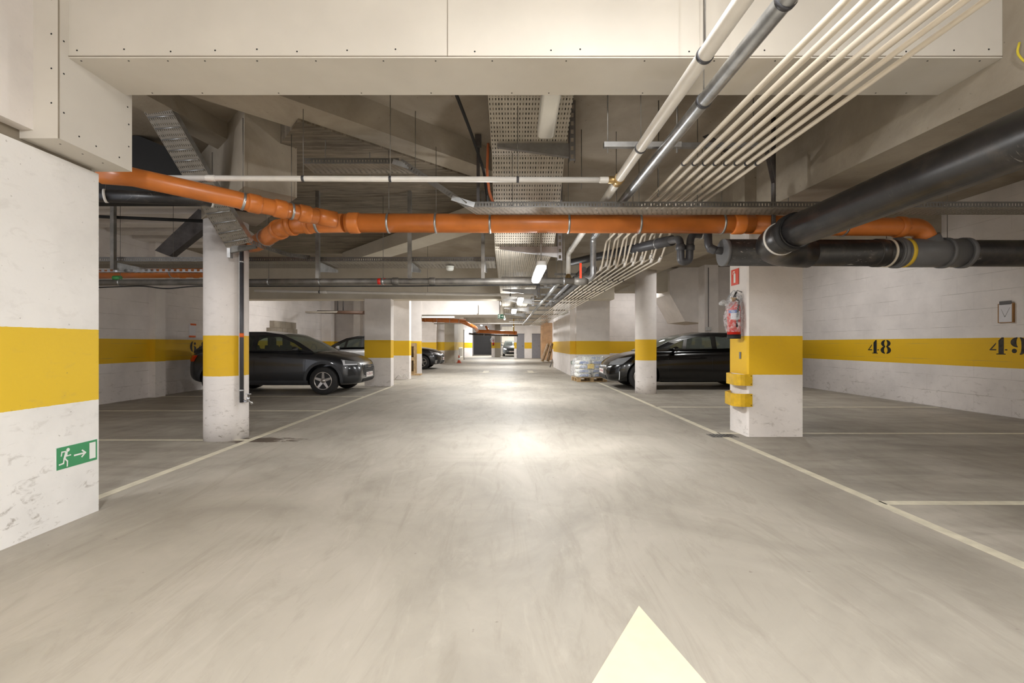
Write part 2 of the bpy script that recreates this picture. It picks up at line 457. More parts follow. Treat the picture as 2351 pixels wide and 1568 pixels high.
def pipe(name, label, cat, pts, r, mat, group=None, R=.1, clamps=(), clampmat='galv', collars=(), rods=None, n=18,
         collarmat=None, cw=.022, colw=.09, colr=1.14):
    p = fillet(pts, R) if R else [Vector(q) for q in pts]
    o = MB().tube(p, r, n).build(name, mat, None, label, cat, group)
    for t in collars:
        q, d = along(p, t)
        MB().tube([q-d*colw/2, q-d*colw*.35, q+d*colw*.35, q+d*colw/2], r, n, rs=[r*1.02, r*colr, r*colr, r*1.02]).build('coupling', collarmat or mat, o)
    for t in clamps:
        q, d = along(p, t)
        c = MB().tube([q-d*cw/2, q+d*cw/2], r*1.06+.002, n)
        c.build('clamp', clampmat, o)
        if rods and abs(d.z) < .6:
            MB().tube([q+Vector((0, 0, r)), Vector((q.x, q.y, rods))], .0035, 6).build('hanger_rod', 'galvdull', o)
    return o

# ================================================================== SETTING
CEIL = 3.55
MB().box(-8.3, 8.5, -6, 52, -.25, 0).build('floor', 'floor', kind='structure')
FL = bpy.data.objects['floor']
MB().box(-8.3, 3.3, -6, 52, CEIL, CEIL+.25).build('ceiling', 'ceiling', kind='structure')
MB().box(3.3, 8.5, -6, 52, 3.8, 4.05).build('ceiling', 'ceiling', kind='structure')
# walls
MB().box(-8.25, -8.0, 3.3, 34, 0, CEIL).build('wall_left', 'wall', kind='structure')
WL = bpy.data.objects['wall_left']
nw = MB().box(-3.34, -2.94, -6, 3.274, 0, 2.42).build('wall_left_near', 'wall_smooth', kind='structure')
MB().box(-3.34, -2.97, -6, 3.25, 2.42, 2.50).build('trim_1', 'rawgrey', kind='structure')
MB().box(-3.34, -2.885, -6, 2.77, 2.50, CEIL).build('wall_left_upper', 'plainwhite', kind='structure')
WR = MB().box(8.2, 8.45, -6, 19.2, 0, 3.8).build('wall_right', 'wall', kind='structure')
MB().box(3.79, 8.2, 19.0, 19.25, 0, 3.8).build('wall_right_back', 'wall', kind='structure')
MB().box(-8.25, 8.45, -6.25, -6, 0, 4).build('wall_rear', 'plainwhite', kind='structure')
MB().box(-8.0, -5.6, 20.8, 21.05, 0, CEIL).build('wall_left_back', 'wall', kind='structure')
MB().box(-8.25, -3.9, 34, 34.25, 0, CEIL).build('wall_left_far', 'wall', kind='structure')
MB().box(-8.0, -7.85, 10.15, 10.45, 0, CEIL).build('trim_2', 'pillar', kind='structure')
MB().box(-8.0, -7.6, 19.6, 20.0, 0, CEIL).build('trim_3', 'pillar', kind='structure')
MB().box(-6.9, -6.6, 20.4, 20.8, 0, CEIL).build('trim_4', 'pillar', kind='structure')
# right-hand block of the aisle (painted wall running away) and its return
MB().box(2.36, 3.79, 17.2, 23.4, 0, 3.1).build('wall_right_aisle', 'pillar', kind='structure')
MB().box(2.56, 3.80, 16.9, 17.2, 0, 3.0).build('trim_5', 'pillar', kind='structure')
MB().box(3.3, 3.5, 23.4, 37.4, 0, CEIL).build('wall_right_far', 'wall', kind='structure')
# stair box behind the black car
MB().prism([at(1538, 622, 15.5).xz, at(1618, 590, 15.5).xz, at(1618, 742, 15.5).xz, at(1573, 738, 15.5).xz, at(1538, 675, 15.5).xz],
           15.5, 17.2, 'y').build('trim_6', 'plainwhite', kind='structure')
MB().box(6.5, 6.95, 15.0, 15.5, 0, 3.8).build('trim_7', 'pillar', kind='structure')
MB().box(6.95, 8.2, 15.4, 15.7, 0, 3.8).build('trim_8', 'pillar', kind='structure')
# far end
MB().box(-8.3, 8.5, 50.2, 50.45, 0, CEIL).build('wall_far', 'plainwhite', kind='structure')
MB().box(-4.9, -3.35, 43.2, 43.5, 0, CEIL).build('wall_far_left', 'wall', kind='structure')
sh = MB()
for i in range(22): sh.box(-3.72, -1.55, 50.02-.01*(i % 2), 50.14, i*.111, i*.111+.108)
sh.build('door_1', 'shutter', kind='structure')
MB().box(.55, .75, 37.4, 37.7, 0, CEIL).build('wall_door_left', 'pillar', kind='structure')
MB().box(1.41, 2.0, 37.4, 37.7, 0, CEIL).build('wall_door_middle', 'pillar', kind='structure')
MB().box(.75, 1.41, 37.4, 37.7, 2.03, CEIL).build('wall_above_door_left', 'plainwhite', kind='structure')
MB().box(2.0, 2.72, 37.4, 37.7, 2.03, CEIL).build('wall_above_door_right', 'plainwhite', kind='structure')
MB().box(2.72, 8.4, 37.4, 37.7, 0, CEIL).build('wall_right_end', 'ply', kind='structure')
for i, (a, b) in enumerate(((.75, 1.41), (2.0, 2.72))):
    d = MB().box(a+.02, b-.02, 37.46, 37.52, 0.01, 2.03).build('door_%d' % (i+2), 'door', kind='structure')
    MB().box(a, b, 37.44, 37.5, 2.0, 2.03).build('door_frame', 'darkgrey', d)
    h = MB().tube([(b-.1, 37.46, 1.02), (b-.1, 37.40, 1.02), (b-.24, 37.40, 1.02)], .012, 8).build('door_handle', 'chrome', d)
lw = MB()
for i in range(9): lw.box(-.6, 2.6, 47.0+.1*(i % 2), 47.3, i*.33, i*.33+.33)
lw.build('wall_slatted', 'beam_far', kind='structure')
# raw concrete stair core on the left with its door edge and louvre
core = MB().box(-3.95, -3.26, 27.9, 33.9, 0, CEIL).build('wall_core', 'raw_band', kind='structure')
MB().box(-3.40, -3.235, 33.9, 34.1, 0.0, 2.25).build('door_4', 'black', kind='structure')
lv = empty('wall_vent', (-3.25, 31.5, .35), 'white louvred vent panel low in the side of the stair core', 'vent')
MB().box(-3.262, -3.235, 30.3, 32.9, .25, .95).build('frame', 'signwhite', lv)
for i in range(5): MB().box(-3.236, -3.225, 30.45+i*.48, 30.72+i*.48, .32, .88).build('grille', 'blockgrey', lv)
# beams ---------------------------------------------------------------
# long beam along the right side of the aisle, its underside rising slightly with distance
bx = MB()
def beamrun(mb, pts):     # pts: (Y, xl, xr, z0, z1)
    vs = []
    for Y, a, b, z0, z1 in pts: vs += [(a, Y, z0), (b, Y, z0), (b, Y, z1), (a, Y, z1)]
    fs = []
    for i in range(len(pts)-1):
        for k in range(4): fs.append((i*4+k, i*4+(k+1) % 4, (i+1)*4+(k+1) % 4, (i+1)*4+k))
    fs += [(3, 2, 1, 0), tuple((len(pts)-1)*4+k for k in range(4))]
    return mb.add(vs, fs)
beamrun(bx, [(-6, 3.09, 3.85, 2.74, 3.83), (2.8, 3.08, 3.85, 2.745, 3.83), (5.2, 3.08, 3.85, 2.81, 3.83),
             (11, 3.02, 3.75, 2.96, 3.83), (17, 2.75, 3.75, 3.0, 3.83)]).build('trim_9', 'beam', kind='structure')
# dropped fire-board casing over the entrance and down the left wall
casing = MB().box(-2.735, 3.085, 2.833, 3.255, 2.978, CEIL).build('trim_10', 'board', kind='structure')
side = MB().box(-3.2, -2.73, 2.77, 3.31, 2.45, CEIL).build('trim_11', 'board', kind='structure')
sm_ = MB()
sm_.box(-.375, -.371, 2.8305, 2.834, 2.985, CEIL)
sm_.box(-2.73, 3.08, 2.829, 2.834, 2.986, 2.990)
sm_.build('panel_joint', 'rawgrey', casing)
MB().box(-2.735, -2.728, 2.769, 2.772, 2.45, CEIL).build('panel_joint', 'rawgrey', side)
def screw(parent, p, ax):
    s = .0055
    m = MB().lathe([(s, 0), (s*.9, .0012)], (0, 0, 0), ax, 8)
    for v in m.v: v += Vector(p)
    return m.build('screw', 'black', parent)
for i, px in enumerate((177, 285, 392, 494, 590, 682, 797, 908, 1090, 1265, 1332, 1582, 1755, 1920, 2080, 2190, 2270)):
    screw(casing, (at(px, 115, 2.833).x, 2.8318, 3.025+.008*math.sin(i*2.1)), 'y')
for i, px in enumerate((186, 295, 385, 470, 590, 725, 880, 1000, 1130, 1300, 1480, 1640, 1780, 1900, 2130, 2250)):
    screw(casing, (at(px, 140, 2.86).x, 2.862, 2.9768), 'z')
for i, px in enumerate((350, 465, 640, 830, 990, 1175, 1260, 1475, 1640, 1820, 2010, 2080)):
    screw(casing, (at(px, 212, 3.23).x, 3.228, 2.9768), 'z')
for i in range(9):
    screw(side, (-2.775 if i % 2 else -2.895, 2.7688, 2.56+i*.105), 'y')
for y, z in ((2.80, 3.06), (2.80, 2.86), (2.80, 2.62), (2.90, 2.52), (3.02, 2.51), (3.2, 2.51), (3.28, 2.62), (3.28, 2.78), (3.27, 2.9)):
    screw(side, (-2.7288, y, z), 'x')
for y in (2.85, 3.0, 3.15): screw(side, (-2.80, y, 2.4488), 'z')
# diagonal beam over the left of the aisle, soffit slab beyond it
def diag(p, q, w, z0, z1, mat, name):
    p, q = Vector(p), Vector(q); d = (q-p).normalized(); n = Vector((-d.y, d.x))
    a = [p, q, q+n*w, p+n*w]
    return MB().prism([(v.x, v.y) for v in a], z0, z1).build(name, mat, kind='structure')
diag((-2.6, 3.15), (.10, 5.75), .52, 3.28, CEIL, 'beam', 'trim_12')
diag((-.05, 6.9), (-3.4, 10.6), .45, 3.02, CEIL, 'beam_far', 'trim_13')
# dark board-marked lower slab on the left
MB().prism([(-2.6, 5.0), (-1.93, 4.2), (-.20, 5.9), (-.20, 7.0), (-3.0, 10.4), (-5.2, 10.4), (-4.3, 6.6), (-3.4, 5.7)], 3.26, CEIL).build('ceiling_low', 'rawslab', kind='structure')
diag((-3.30, 3.35), (-2.95, 5.05), .30, 3.38, CEIL, 'beam', 'trim_24')
# hanging concrete corbel block that rests on the left round column
cb = MB().prism([(-2.57, 4.45), (-2.22, 4.80), (-3.30, 5.98), (-3.78, 5.62)], 2.74, CEIL).build('trim_14', 'beam', kind='structure')
# cross beams further in
MB().box(-8, 3.02, 12.85, 13.4, 2.46, CEIL).build('trim_15', 'beam_far', kind='structure')
MB().prism([(-4.2, 13.4), (-1.2, 13.4), (-4.2, 15.2)], 2.62, CEIL).build('trim_16', 'beam_far', kind='structure')
MB().box(-4.4, -.32, 18.2, 20.2, 2.36, CEIL).build('trim_17', 'plainwhite', kind='structure')
MB().box(-8, 2.7, 26.2, 26.7, 2.85, CEIL).build('trim_18', 'beam_far', kind='structure')
MB().box(-8, 2.7, 36.2, 36.7, 2.75, CEIL).build('trim_19', 'beam', kind='structure')
MB().box(3.85, 8.2, 8.6, 9.2, 3.25, 3.8).build('trim_20', 'beam', kind='structure')
MB().box(3.85, 8.2, 15.7, 16.3, 3.0, 3.8).build('trim_21', 'beam_far', kind='structure')
# narrow downstand on the right beam
MB().box(2.93, 3.08, 5.62, 5.92, 2.83, CEIL).build('trim_22', 'beam', kind='structure')
# corrugated deck soffit over the far left bay
dk = MB()
for i in range(7):
    y = 6.6+i*.62
    dk.box(-8, -4.6, y, y+.32, 3.44, CEIL)
dk.build('trim_23', 'plainwhite', kind='structure')
# floor markings (children of the floor)
def strip(a, b, w, nm='painted_line', mat='line'):
    a, b = Vector(a), Vector(b); d = (b-a).normalized(); n = Vector((-d.y, d.x))*w/2
    return MB().prism([((a+n).x, (a+n).y), ((b+n).x, (b+n).y), ((b-n).x, (b-n).y), ((a-n).x, (a-n).y)], .0005, .0025).build(nm, mat, FL)
strip((2.78, -4), (2.82, 18.8), .085); strip((-3.19, 3.3), (-3.24, 12.8), .085)
for y in (3.43, 6.09, 8.62, 13.9, 16.4): strip((2.82, y), (8.15, y-.02), .075)
for y in (5.67, 8.14, 10.35, 13.7, 16.3): strip((-7.95, y), (-3.25, y), .075)
def arrow(p, s, yaw=0):
    P = [(0, .0), (-.30*s, -.47*s), (-.17*s, -.47*s)] if False else None
    pts = [(0, 0), (-.53, -.83), (-.2, -.83), (-.2, -1.9), (.2, -1.9), (.2, -.83), (.42, -.83)]
    return MB().prism([(p[0]+x*s, p[1]+y*s) for x, y in pts], .0005, .003).build('painted_arrow', 'arrow', FL)
ar = MB().prism([(.601, 2.08), (.08, 1.265), (.25, 1.265), (.27, .3), (.62, .3), (.64, 1.265), (.775, 1.265)], .0005, .003).build('painted_arrow', 'arrow', FL)
for X_ in (-.92, .99):
    MB().prism([(X_, 18.6), (X_-.34, 19.2), (X_-.12, 19.15), (X_-.12, 20.2), (X_+.12, 20.2), (X_+.12, 19.15), (X_+.34, 19.2)], .0005, .003).build('painted_arrow', 'line', FL)
# floor drain
dr = empty('floor_drain', (2.80, 5.93, 0), 'small slotted metal drain grate set in the floor left of the square pillar', 'drain')
MB().box(2.63, 2.97, 5.83, 6.03, .0, .004).build('frame', 'galvdull', dr)
for i in range(7): MB().box(2.66+i*.045, 2.675+i*.045, 5.85, 6.01, .004, .0055).build('slot', 'black', dr)
# ---- stencilled bay numbers
def arc(cx, cy, rx, ry, a0, a1, n=14):
    return [(cx+rx*math.cos(math.radians(a0+(a1-a0)*i/n)), cy+ry*math.sin(math.radians(a0+(a1-a0)*i/n))) for i in range(n+1)]
def crescent(cx, cy, rx, ry, ix, iy, a0, a1):
    return arc(cx, cy, rx, ry, a0, a1)+arc(cx, cy, ix, iy, a1, a0)
def glyph(ch):
    if ch == '4':
        return [[(.42, 0), (.98, 0), (.98, .05), (.87, .06), (.87, 1), (.74, 1), (.55, .82), (.55, .06), (.42, .05)],
                [(0, .24), (0, .28), (.40, .70), (.40, .60), (.14, .31), (.42, .31), (.42, .24)],
                [(.93, .24), (1.08, .24), (1.08, .31), (.93, .31)]]
    if ch == '8':
        return [crescent(.46, .75, .40, .25, .10, .19, 95, 268), crescent(.54, .75, .40, .25, .10, .19, 85, -88),
                crescent(.46, .27, .44, .27, .12, .21, 92, 265), crescent(.54, .27, .44, .27, .12, .21, 88, -85)]
    if ch == '6':
        return [crescent(.46, .5, .46, .5, .12, .45, 96, 264), crescent(.54, .29, .42, .29, .08, .24, 88, -86),
                arc(.74, .78, .15, .13, 0, 350)]
    if ch == '9':
        return [[(1-x, 1-y) for x, y in p] for p in glyph('6')]
def number(txt, parent, origin, h, du, dv=(0, 0, 1), mat='stencil', nrm=(-1, 0, 0), gap=1.22, asp=.78):
    mb = MB(); du, dv, nn, o = Vector(du), Vector(dv), Vector(nrm), Vector(origin)
    for i, ch in enumerate(txt):
        for poly in glyph(ch):
            tri = tessellate_polygon([[Vector((x, y, 0)) for x, y in poly]])
            vs = [o+du*((x+i*gap)*h*asp)+dv*(y*h)+nn*.002 for x, y in poly]
            mb.add(vs, [tuple(t) for t in tri])
    return mb.build('bay_number', mat, parent)
number('48', WR, (8.2, 8.2*F/(1993-CX), .98), .30, (0, -1, 0), asp=.94)
number('49', WR, (8.2, 8.2*F/(2272-CX), 1.02), .285, (0, -1, 0), asp=.9, mat='stencil_worn')
number('64', WL, (-8.0, 11.47, .99), .27, (0, 1, 0), nrm=(1, 0, 0), mat='stencil_worn', asp=.9)

# ================================================================== COLUMNS AND PILLARS
def round_column(x, y, ztop, label):
    return MB().lathe([(.25, 0), (.25, .3), (.25, .8), (.25, 1.3), (.25, ztop)], (x, y, 0), 'z', 48).build('round_column', 'column', None, label, 'column')
col1 = round_column(-3.58, 5.80, 2.74, 'white round concrete column with a yellow band, a stained foot and a tap pipe, left of the aisle')
col2 = round_column(3.357, 11.05, 2.955, 'white round concrete column with a yellow band in front of the black car')
col3 = round_column(-4.02, 27.3, CEIL, 'distant white round column with a yellow band, behind the dark crossover nose')
sqp = MB().prism([(3.09, 5.88), (3.11, 5.86), (3.80, 5.86), (3.80, 6.34), (3.10, 6.34)], 0, 2.835).build(
    'square_pillar', 'pillar', None, 'square white pillar with a yellow band, carrying the bagged fire extinguisher', 'pillar')
MB().box(-4.02, -3.28, 12.8, 13.12, 0, 2.46).build('square_pillar', 'pillar', None, 'white banded pillar right behind the grey car nose, nearest of the left row', 'pillar')
MB().box(-3.98, -3.30, 15.3, 15.6, 0, CEIL).build('square_pillar', 'pillar', None, 'white banded pillar, middle one of the left row, wires at its foot', 'pillar')
MB().box(-3.86, -3.42, 18.0, 18.2, 0, CEIL).build('square_pillar', 'pillar', None, 'white banded pillar behind the upright pallet, third of the left row', 'pillar')
fp = MB().box(-1.12, -.62, 40.5, 41.0, 0, CEIL).build('square_pillar', 'raw_band', None, 'far grey banded pillar between the dark shutter and the parked car facing us', 'pillar')
MB().box(-1.42, -1.12, 40.3, 41.0, 0, CEIL).build('square_pillar', 'pillar', None, 'far narrow white pillar with the far fire extinguisher on it', 'pillar')

# ================================================================== PIPES
# orange drains
OR = 0.1
pipe('orange_drain_pipe', 'large orange plastic drain pipe running straight across the aisle below the ceiling', 'pipe',
     [at(795, 512, 4.86), at(1727, 514, 4.84)], OR, 'orange', R=0, clamps=(.105, .222, .355, .548, .722, .925), collars=(.02, .965), rods=3.3, colw=.13, colr=1.10, n=32)
wy = empty('orange_pipe_junction', at(735, 512, 4.86), 'orange plastic Y branch joining two drains at the left end of the long orange pipe', 'pipe fitting')
MB().tube([at(790, 512, 4.86), at(700, 514, 4.9), at(664, 518, 4.95)], OR*.98, 28).build('body', 'orange', wy)
MB().tube([at(772, 505, 4.78), at(745, 500, 4.72), at(722, 495, 4.69)], .085, 28).build('branch', 'orange', wy)
for a, b in ((at(700, 514, 4.9), at(712, 513, 4.9)), (at(664, 518, 4.95), at(676, 517, 4.94))):
    MB().tube([a, b], OR*1.1, 28).build('collar', 'orange', wy)
MB().tube([at(733, 512, 4.88), at(727, 512, 4.88)], OR*1.06, 28).build('clamp', 'galv', wy)
pipe('orange_drain_pipe', 'orange drain pipe sloping down from the casing at upper left to the Y branch', 'pipe',
     [at(232, 400, 3.7), at(303, 406, 3.75), at(543, 458, 4.16), at(560, 463, 4.2), at(728, 497, 4.66)], .077, 'orange', R=0,
     clamps=(.60, .852), collars=(.655, .79, .925), rods=3.28, n=28, colw=.12)
pipe('orange_drain_pipe', 'short orange drain pipe leading back behind the left round column', 'pipe',
     [at(668, 517, 4.95), at(640, 527, 5.1), at(588, 560, 5.75), at(560, 566, 6.9)], .098, 'orange', R=.15, clamps=(.28,), rods=3.27, collars=(.1,), n=28)
pipe('orange_drain_pipe', 'orange drain pipe behind the sloping black pipe, bending down into the grey branch', 'pipe',
     [at(1716, 515, 4.86), at(1930, 520, 4.92), at(2112, 522, 5.0), at(2132, 560, 5.0)], OR, 'orange', R=.16, clamps=(.49,), collars=(.80,), n=28)
pipe('orange_drain_pipe', 'dusty orange drain pipe low behind the left round column at far left', 'pipe',
     [at(222, 630, 7.6), at(470, 626, 7.2)], .075, 'orange', R=0, rods=CEIL, clamps=(.72,), collars=(.8, .92), n=20)
# black insulated pipes
BR = .145
pipe('black_pipe', 'thick scuffed black pipe coming towards us at upper right, the largest pipe', 'pipe',
     [(2.72, -1.5, 2.30), (2.70, 1.5, 2.28), (2.66, 4.28, 2.24)], .148, 'blackpipe', R=0, n=40)
el = empty('black_pipe_elbow', (2.66, 4.5, 2.2), 'black pipe elbow with a white clamp turning the thick pipe into the cross pipe', 'pipe fitting')
MB().tube(fillet([(2.66, 4.18, 2.24), (2.655, 4.62, 2.20), (2.95, 4.92, 2.19), (3.3, 5.0, 2.19)], .28, 10), .155, 36).build('bend', 'blackpipe', el)
MB().tube([(2.66, 4.18, 2.24), (2.66, 4.22, 2.24), (2.66, 4.27, 2.238)], .17, 36).build('collar', 'black', el)
MB().tube([(2.658, 4.42, 2.222), (2.658, 4.448, 2.219)], .162, 36).build('clamp', 'whitepipe', el)
cp = pipe('black_pipe', 'thick black pipe running level to the right in front of the square pillar', 'pipe',
     [at(1664, 580, 5.0), at(2360, 582, 5.02), (8.0, 5.02, 2.18)], BR, 'blackpipe', R=0, clamps=(.125, .318, .438), rods=3.75, clampmat='creampipe', n=40, collars=(.152, .30), colw=.1, colr=1.06)
MB().tube([at(1658, 580, 5.0), at(1666, 580, 5.0)], BR*1.02, 36).build('end_cap', 'greypvc', cp)
gt = empty('grey_pipe_junction', at(2120, 580, 5.0), 'grey plastic branch fitting with a yellow label on the black cross pipe', 'pipe fitting')
MB().tube([at(2050, 581, 5.0), at(2215, 581, 5.01)], BR*1.07, 36).build('body', 'greypvc', gt)
MB().tube([at(2128, 545, 5.0), at(2148, 585, 5.0)], .112, 30).build('branch', 'greypvc', gt)
for x in (2054, 2160, 2205): MB().tube([at(x, 581, 5.0), at(x+10, 581, 5.0)], BR*1.15, 36).build('collar', 'greypvc', gt)
MB().tube([at(2070, 581, 5.0), at(2079, 581, 5.0)], BR*1.085, 36).build('label_band', 'yellowlabel', gt)
pipe('black_pipe', 'slim dark grey elbow pipe entering the capped end of the black cross pipe', 'pipe',
     [at(1626, 500, 5.1), at(1626, 573, 5.05), at(1668, 577, 5.0)], .042, 'darkgrey', R=.12, collars=(.72,), n=20)
pipe('trap_pipe', 'dark grey U-shaped trap pipe hanging left of the black cross pipe end', 'pipe trap',
     [at(1625, 541, 5.3), at(1586, 536, 5.3), at(1582, 600, 5.3), at(1563, 602, 5.3), at(1562, 548, 5.3), at(1540, 552, 5.6)], .043, 'darkgrey', R=.1, clamps=(.06,), rods=CEIL, n=20, collars=(.30, .66), colr=1.25, colw=.07)
pipe('dark_pipe', 'sloping dark grey pipe behind the small white pipes, leading to the U trap', 'pipe',
     [at(1543, 552, 5.7), at(1314, 602, 8.6)], .065, 'darkgrey', R=0, clamps=(.1, .3, .55), rods=3.5, n=20)
pipe('black_pipe', 'black pipe under the sloping orange pipe at upper left', 'pipe',
     [at(225, 449, 4.5), at(470, 459, 4.9), at(575, 476, 5.2)], .062, 'blackpipe', R=0, clamps=(.045, .72), rods=3.28, n=24, clampmat='whitepipe')
pipe('black_pipe', 'thin black pipe at far left below the other black pipe', 'pipe',
     [at(222, 497, 6.2), at(478, 508, 6.3)], .022, 'black', R=0, n=12)
# white and galvanised trunk pipes
pipe('white_pipe', 'thick white pipe running away overhead, ending in a drop with a brass valve', 'pipe',
     [(.985, -1.5, 2.60), (.985, 1.8, 2.635), (.99, 4.06, 2.66), (.99, 7.4, 2.66), (.99, 7.4, 2.33)], .039, 'whitepipe', R=.09, clamps=(.285, .41, .53), clampmat='darkgrey', rods=3.5, collars=(.335, .93), n=24)
pipe('galvanised_pipe', 'shiny galvanised pipe beside the white one, running away overhead then dropping', 'pipe',
     [(1.20, -1.5, 2.67), (1.18, 2.4, 2.66), (1.18, 6.27, 2.66), (1.18, 6.27, 2.09), (.98, 6.27, 2.09)], .042, 'galv', R=.09, clamps=(.405, .50, .76), clampmat='darkgrey', rods=3.5, collars=(.33, .83, .89), n=24)
pipe('white_pipe', 'thin white pipe level across the ceiling, meeting the thick one at a brass tee', 'pipe',
     [(-3.6, 4.02, 2.665), (.93, 4.06, 2.66)], .0245, 'whitepipe', R=0, clamps=(.395, .565, .815), clampmat='darkgrey', rods=3.5, collars=(.215, .985), n=20)
te = MB().tube([(.90, 4.06, 2.66), (.99, 4.06, 2.66)], .032, 18).tube([(.99, 4.0, 2.66), (.99, 4.12, 2.66)], .046, 18)
te.build('brass_tee', 'brass', None, 'brass tee where the thin and thick white pipes meet', 'pipe fitting')
va = empty('brass_valve', (.99, 7.4, 2.2), 'brass elbow valve at the foot of the white drop pipe near the lit lamp', 'valve')
MB().lathe([(.03, 2.20), (.05, 2.23), (.05, 2.28), (.03, 2.33)], (.99, 7.4, 0), 'z', 16).build('body', 'brass', va)
MB().tube([(.99, 7.4, 2.24), (.93, 7.45, 2.17)], .022, 12).build('outlet', 'brass', va)
gp = pipe('grey_steel_pipe', 'weathered grey steel pipe with two red marks, level across the aisle behind the left column', 'pipe',
     [at(1318, 645, 6.27), at(1000, 646, 6.3), at(900, 646, 6.33), at(200, 649, 6.45)], .044, 'galvdull', R=0, clamps=(.02, .385, .515, .62, .93), rods=3.25, collars=(.285, .36), n=24, colr=1.22, colw=.1)
for x in (871, 882): MB().tube([at(x-3, 646, 6.335), at(x+4, 646, 6.335)], .0452, 24).build('red_mark', 'red', gp, 'red painted mark')
bv = empty('ball_valve', at(1335, 645, 6.27), 'ball valve with an orange-red lever on the grey steel pipe', 'valve')
MB().tube([at(1318, 645, 6.27), at(1328, 645, 6.27), at(1340, 645, 6.27), at(1350, 645, 6.27)], .05, 20, rs=[.045, .062, .062, .045]).build('body', 'galvdull', bv)
MB().obox(at(1333, 641, 6.22), at(1333, 604, 6.22), .03, .008, (0, 1, 0)).build('lever', 'signred', bv)
cbk = MB().tube(fillet([at(200, 661, 6.4), at(330, 656, 6.4), at(380, 664, 6.4), at(440, 657, 6.4), at(900, 657, 6.3), at(1240, 654, 6.27)], .5, 8), .009, 8)
cbk.build('black_cable', 'black', None, 'black cable strapped below the grey steel pipe and sagging left of the column', 'cable')
pipe('white_pipe', 'thin white pipe level across the aisle, behind and below the grey steel pipe', 'pipe',
     [at(585, 668, 9.4), at(1225, 678, 9.0)], .028, 'whitepipe', R=0, clamps=(.24, .63, .92), rods=3.5, collars=(.26, .63), clampmat='darkgrey', n=16)
# bundle of small white pipes -----------------------------------------
GRP = 'thin cream pipes running away overhead'
NP = 14
for i in range(NP):
    t = i/(NP-1)
    lower = (i % 2 == 0) or i in (13,)
    j = 7 if i == 13 else i//2
    X1 = 1.468+.0875*j if lower else (1.468+.0875*j)*1.08+.010
    z1 = 2.70 if lower else 2.82
    Xd = 1.44+.1065*j+(0 if lower else .053); Yt = 6.58-.48*t; Yb = 7.0-.75*t; X2 = 1.44+.094*j if lower else (1.44+.094*j)*1.052; z2 = 2.34 if lower else 2.40
    pts = [(X1+.01, -1.2, z1-.01), (X1, 3.8, z1), (X1, 5.2, z1), (Xd*.995, Yt, z1-.02), (X2, Yb, z2), (X2, 12, z2), (X2, 29.5+.2*(i % 3), z2+.02)]
    ordn = ['first (leftmost)', 'second', 'third', 'fourth', 'fifth', 'sixth', 'seventh', 'eighth', 'ninth', 'tenth', 'eleventh', 'twelfth', 'thirteenth', 'last (rightmost)'][i]
    p = fillet(pts, .05, 4)
    rs_ = [.0155 if q.z > 2.5 else .0125 for q in p]
    o = MB().tube(p, .0155, 10, rs=rs_).build('thin_white_pipe', 'creampipe', None, 'thin cream pipe, %s from the left in the overhead bundle' % ordn, 'pipe', GRP)
    q = Vector((X1, 3.79, z1))
    if lower: MB().tube([q-Vector((0, .008, 0)), q+Vector((0, .008, 0))], .021, 12).build('clamp', 'darkgrey', o)
    MB().tube([(X2, Yb-.03, z2+.045), (X2, Yb+.05, z2-.002)], .022, 10).build('elbow_collar', 'whitepipe', o)
    for yy in (8.2, 9.8, 11.6):
        MB().tube([(X2, yy-.012, z2), (X2, yy+.012, z2)], .021, 10).build('clamp', 'darkgrey', o)
# support channels
def channel(y, x0, x1, z, label, rods=True, w=.04):
    o = MB().box(x0, x1, y-w/2, y+w/2, z-.02, z+.02).build('support_channel', 'steel', None, label, 'support rail', 'zinc rails that carry the overhead pipes')
    for x in (x0+.03, x1-.03):
        MB().tube([(x, y, z-.06), (x, y, CEIL)], .005, 6).build('threaded_rod', 'steel', o)
    return o
channel(3.52, .745, 1.34, 2.735, 'zinc rail under the ceiling carrying the galvanised pipe, nearest of the rails')
channel(3.83, 1.40, 2.10, 2.865, 'zinc rail just above the clamps of the thin cream pipe bundle')
for i, (y, x0, x1, z) in enumerate(((8.2, .85, 2.2, 2.45), (9.6, .8, 2.2, 2.45), (10.7, .2, 1.5, 2.52), (11.6, .85, 2.2, 2.45), (12.4, .2, 1.5, 2.40), (13.9, .2, 2.2, 2.45), (15.4, .3, 1.5, 2.48), (17.0, .1, 2.15, 2.45), (19.4, .1, 2.15, 2.45), (22.4, .1, 2.15, 2.45), (26, .1, 2.15, 2.45))):
    channel(y, x0, x1, z, ['zinc rail under the thin pipe bundle just past its drop', 'second zinc rail under the thin pipe bundle', 'short upper zinc rail beside the grey insulated pipes', 'third zinc rail under the thin pipe bundle', 'short zinc rail behind the first unbundled rail', 'wide zinc rail under all pipes at mid distance', 'short upper zinc rail at mid distance', 'wide zinc rail level with the exit sign', 'wide zinc rail beyond the exit sign', 'second wide zinc rail beyond the exit sign', 'farthest zinc rail under the pipes'][i])
pipe('silver_pipe', 'bright silver pipe running straight away below the ceiling left of the thin pipes', 'pipe',
     [(1.02, 8.6, 2.42), (.99, 29, 2.42)], .045, 'galv', R=0, clamps=(.05, .12, .22, .4, .65), n=16, collars=(.09, .3))
pipe('insulated_pipe', 'grey insulated pipe beside the silver pipe, left one of the pair', 'pipe', [(1.28, 7.6, 2.44), (1.28, 15, 2.44)], .045, 'greypvc', R=0, clamps=(.1, .3, .5, .7), n=16)
pipe('insulated_pipe', 'thicker grey insulated pipe, right one of the pair beside the silver pipe', 'pipe', [(1.48, 7.9, 2.50), (1.48, 15.2, 2.50)], .075, 'greypvc', R=0, clamps=(.1, .4, .7), n=16)
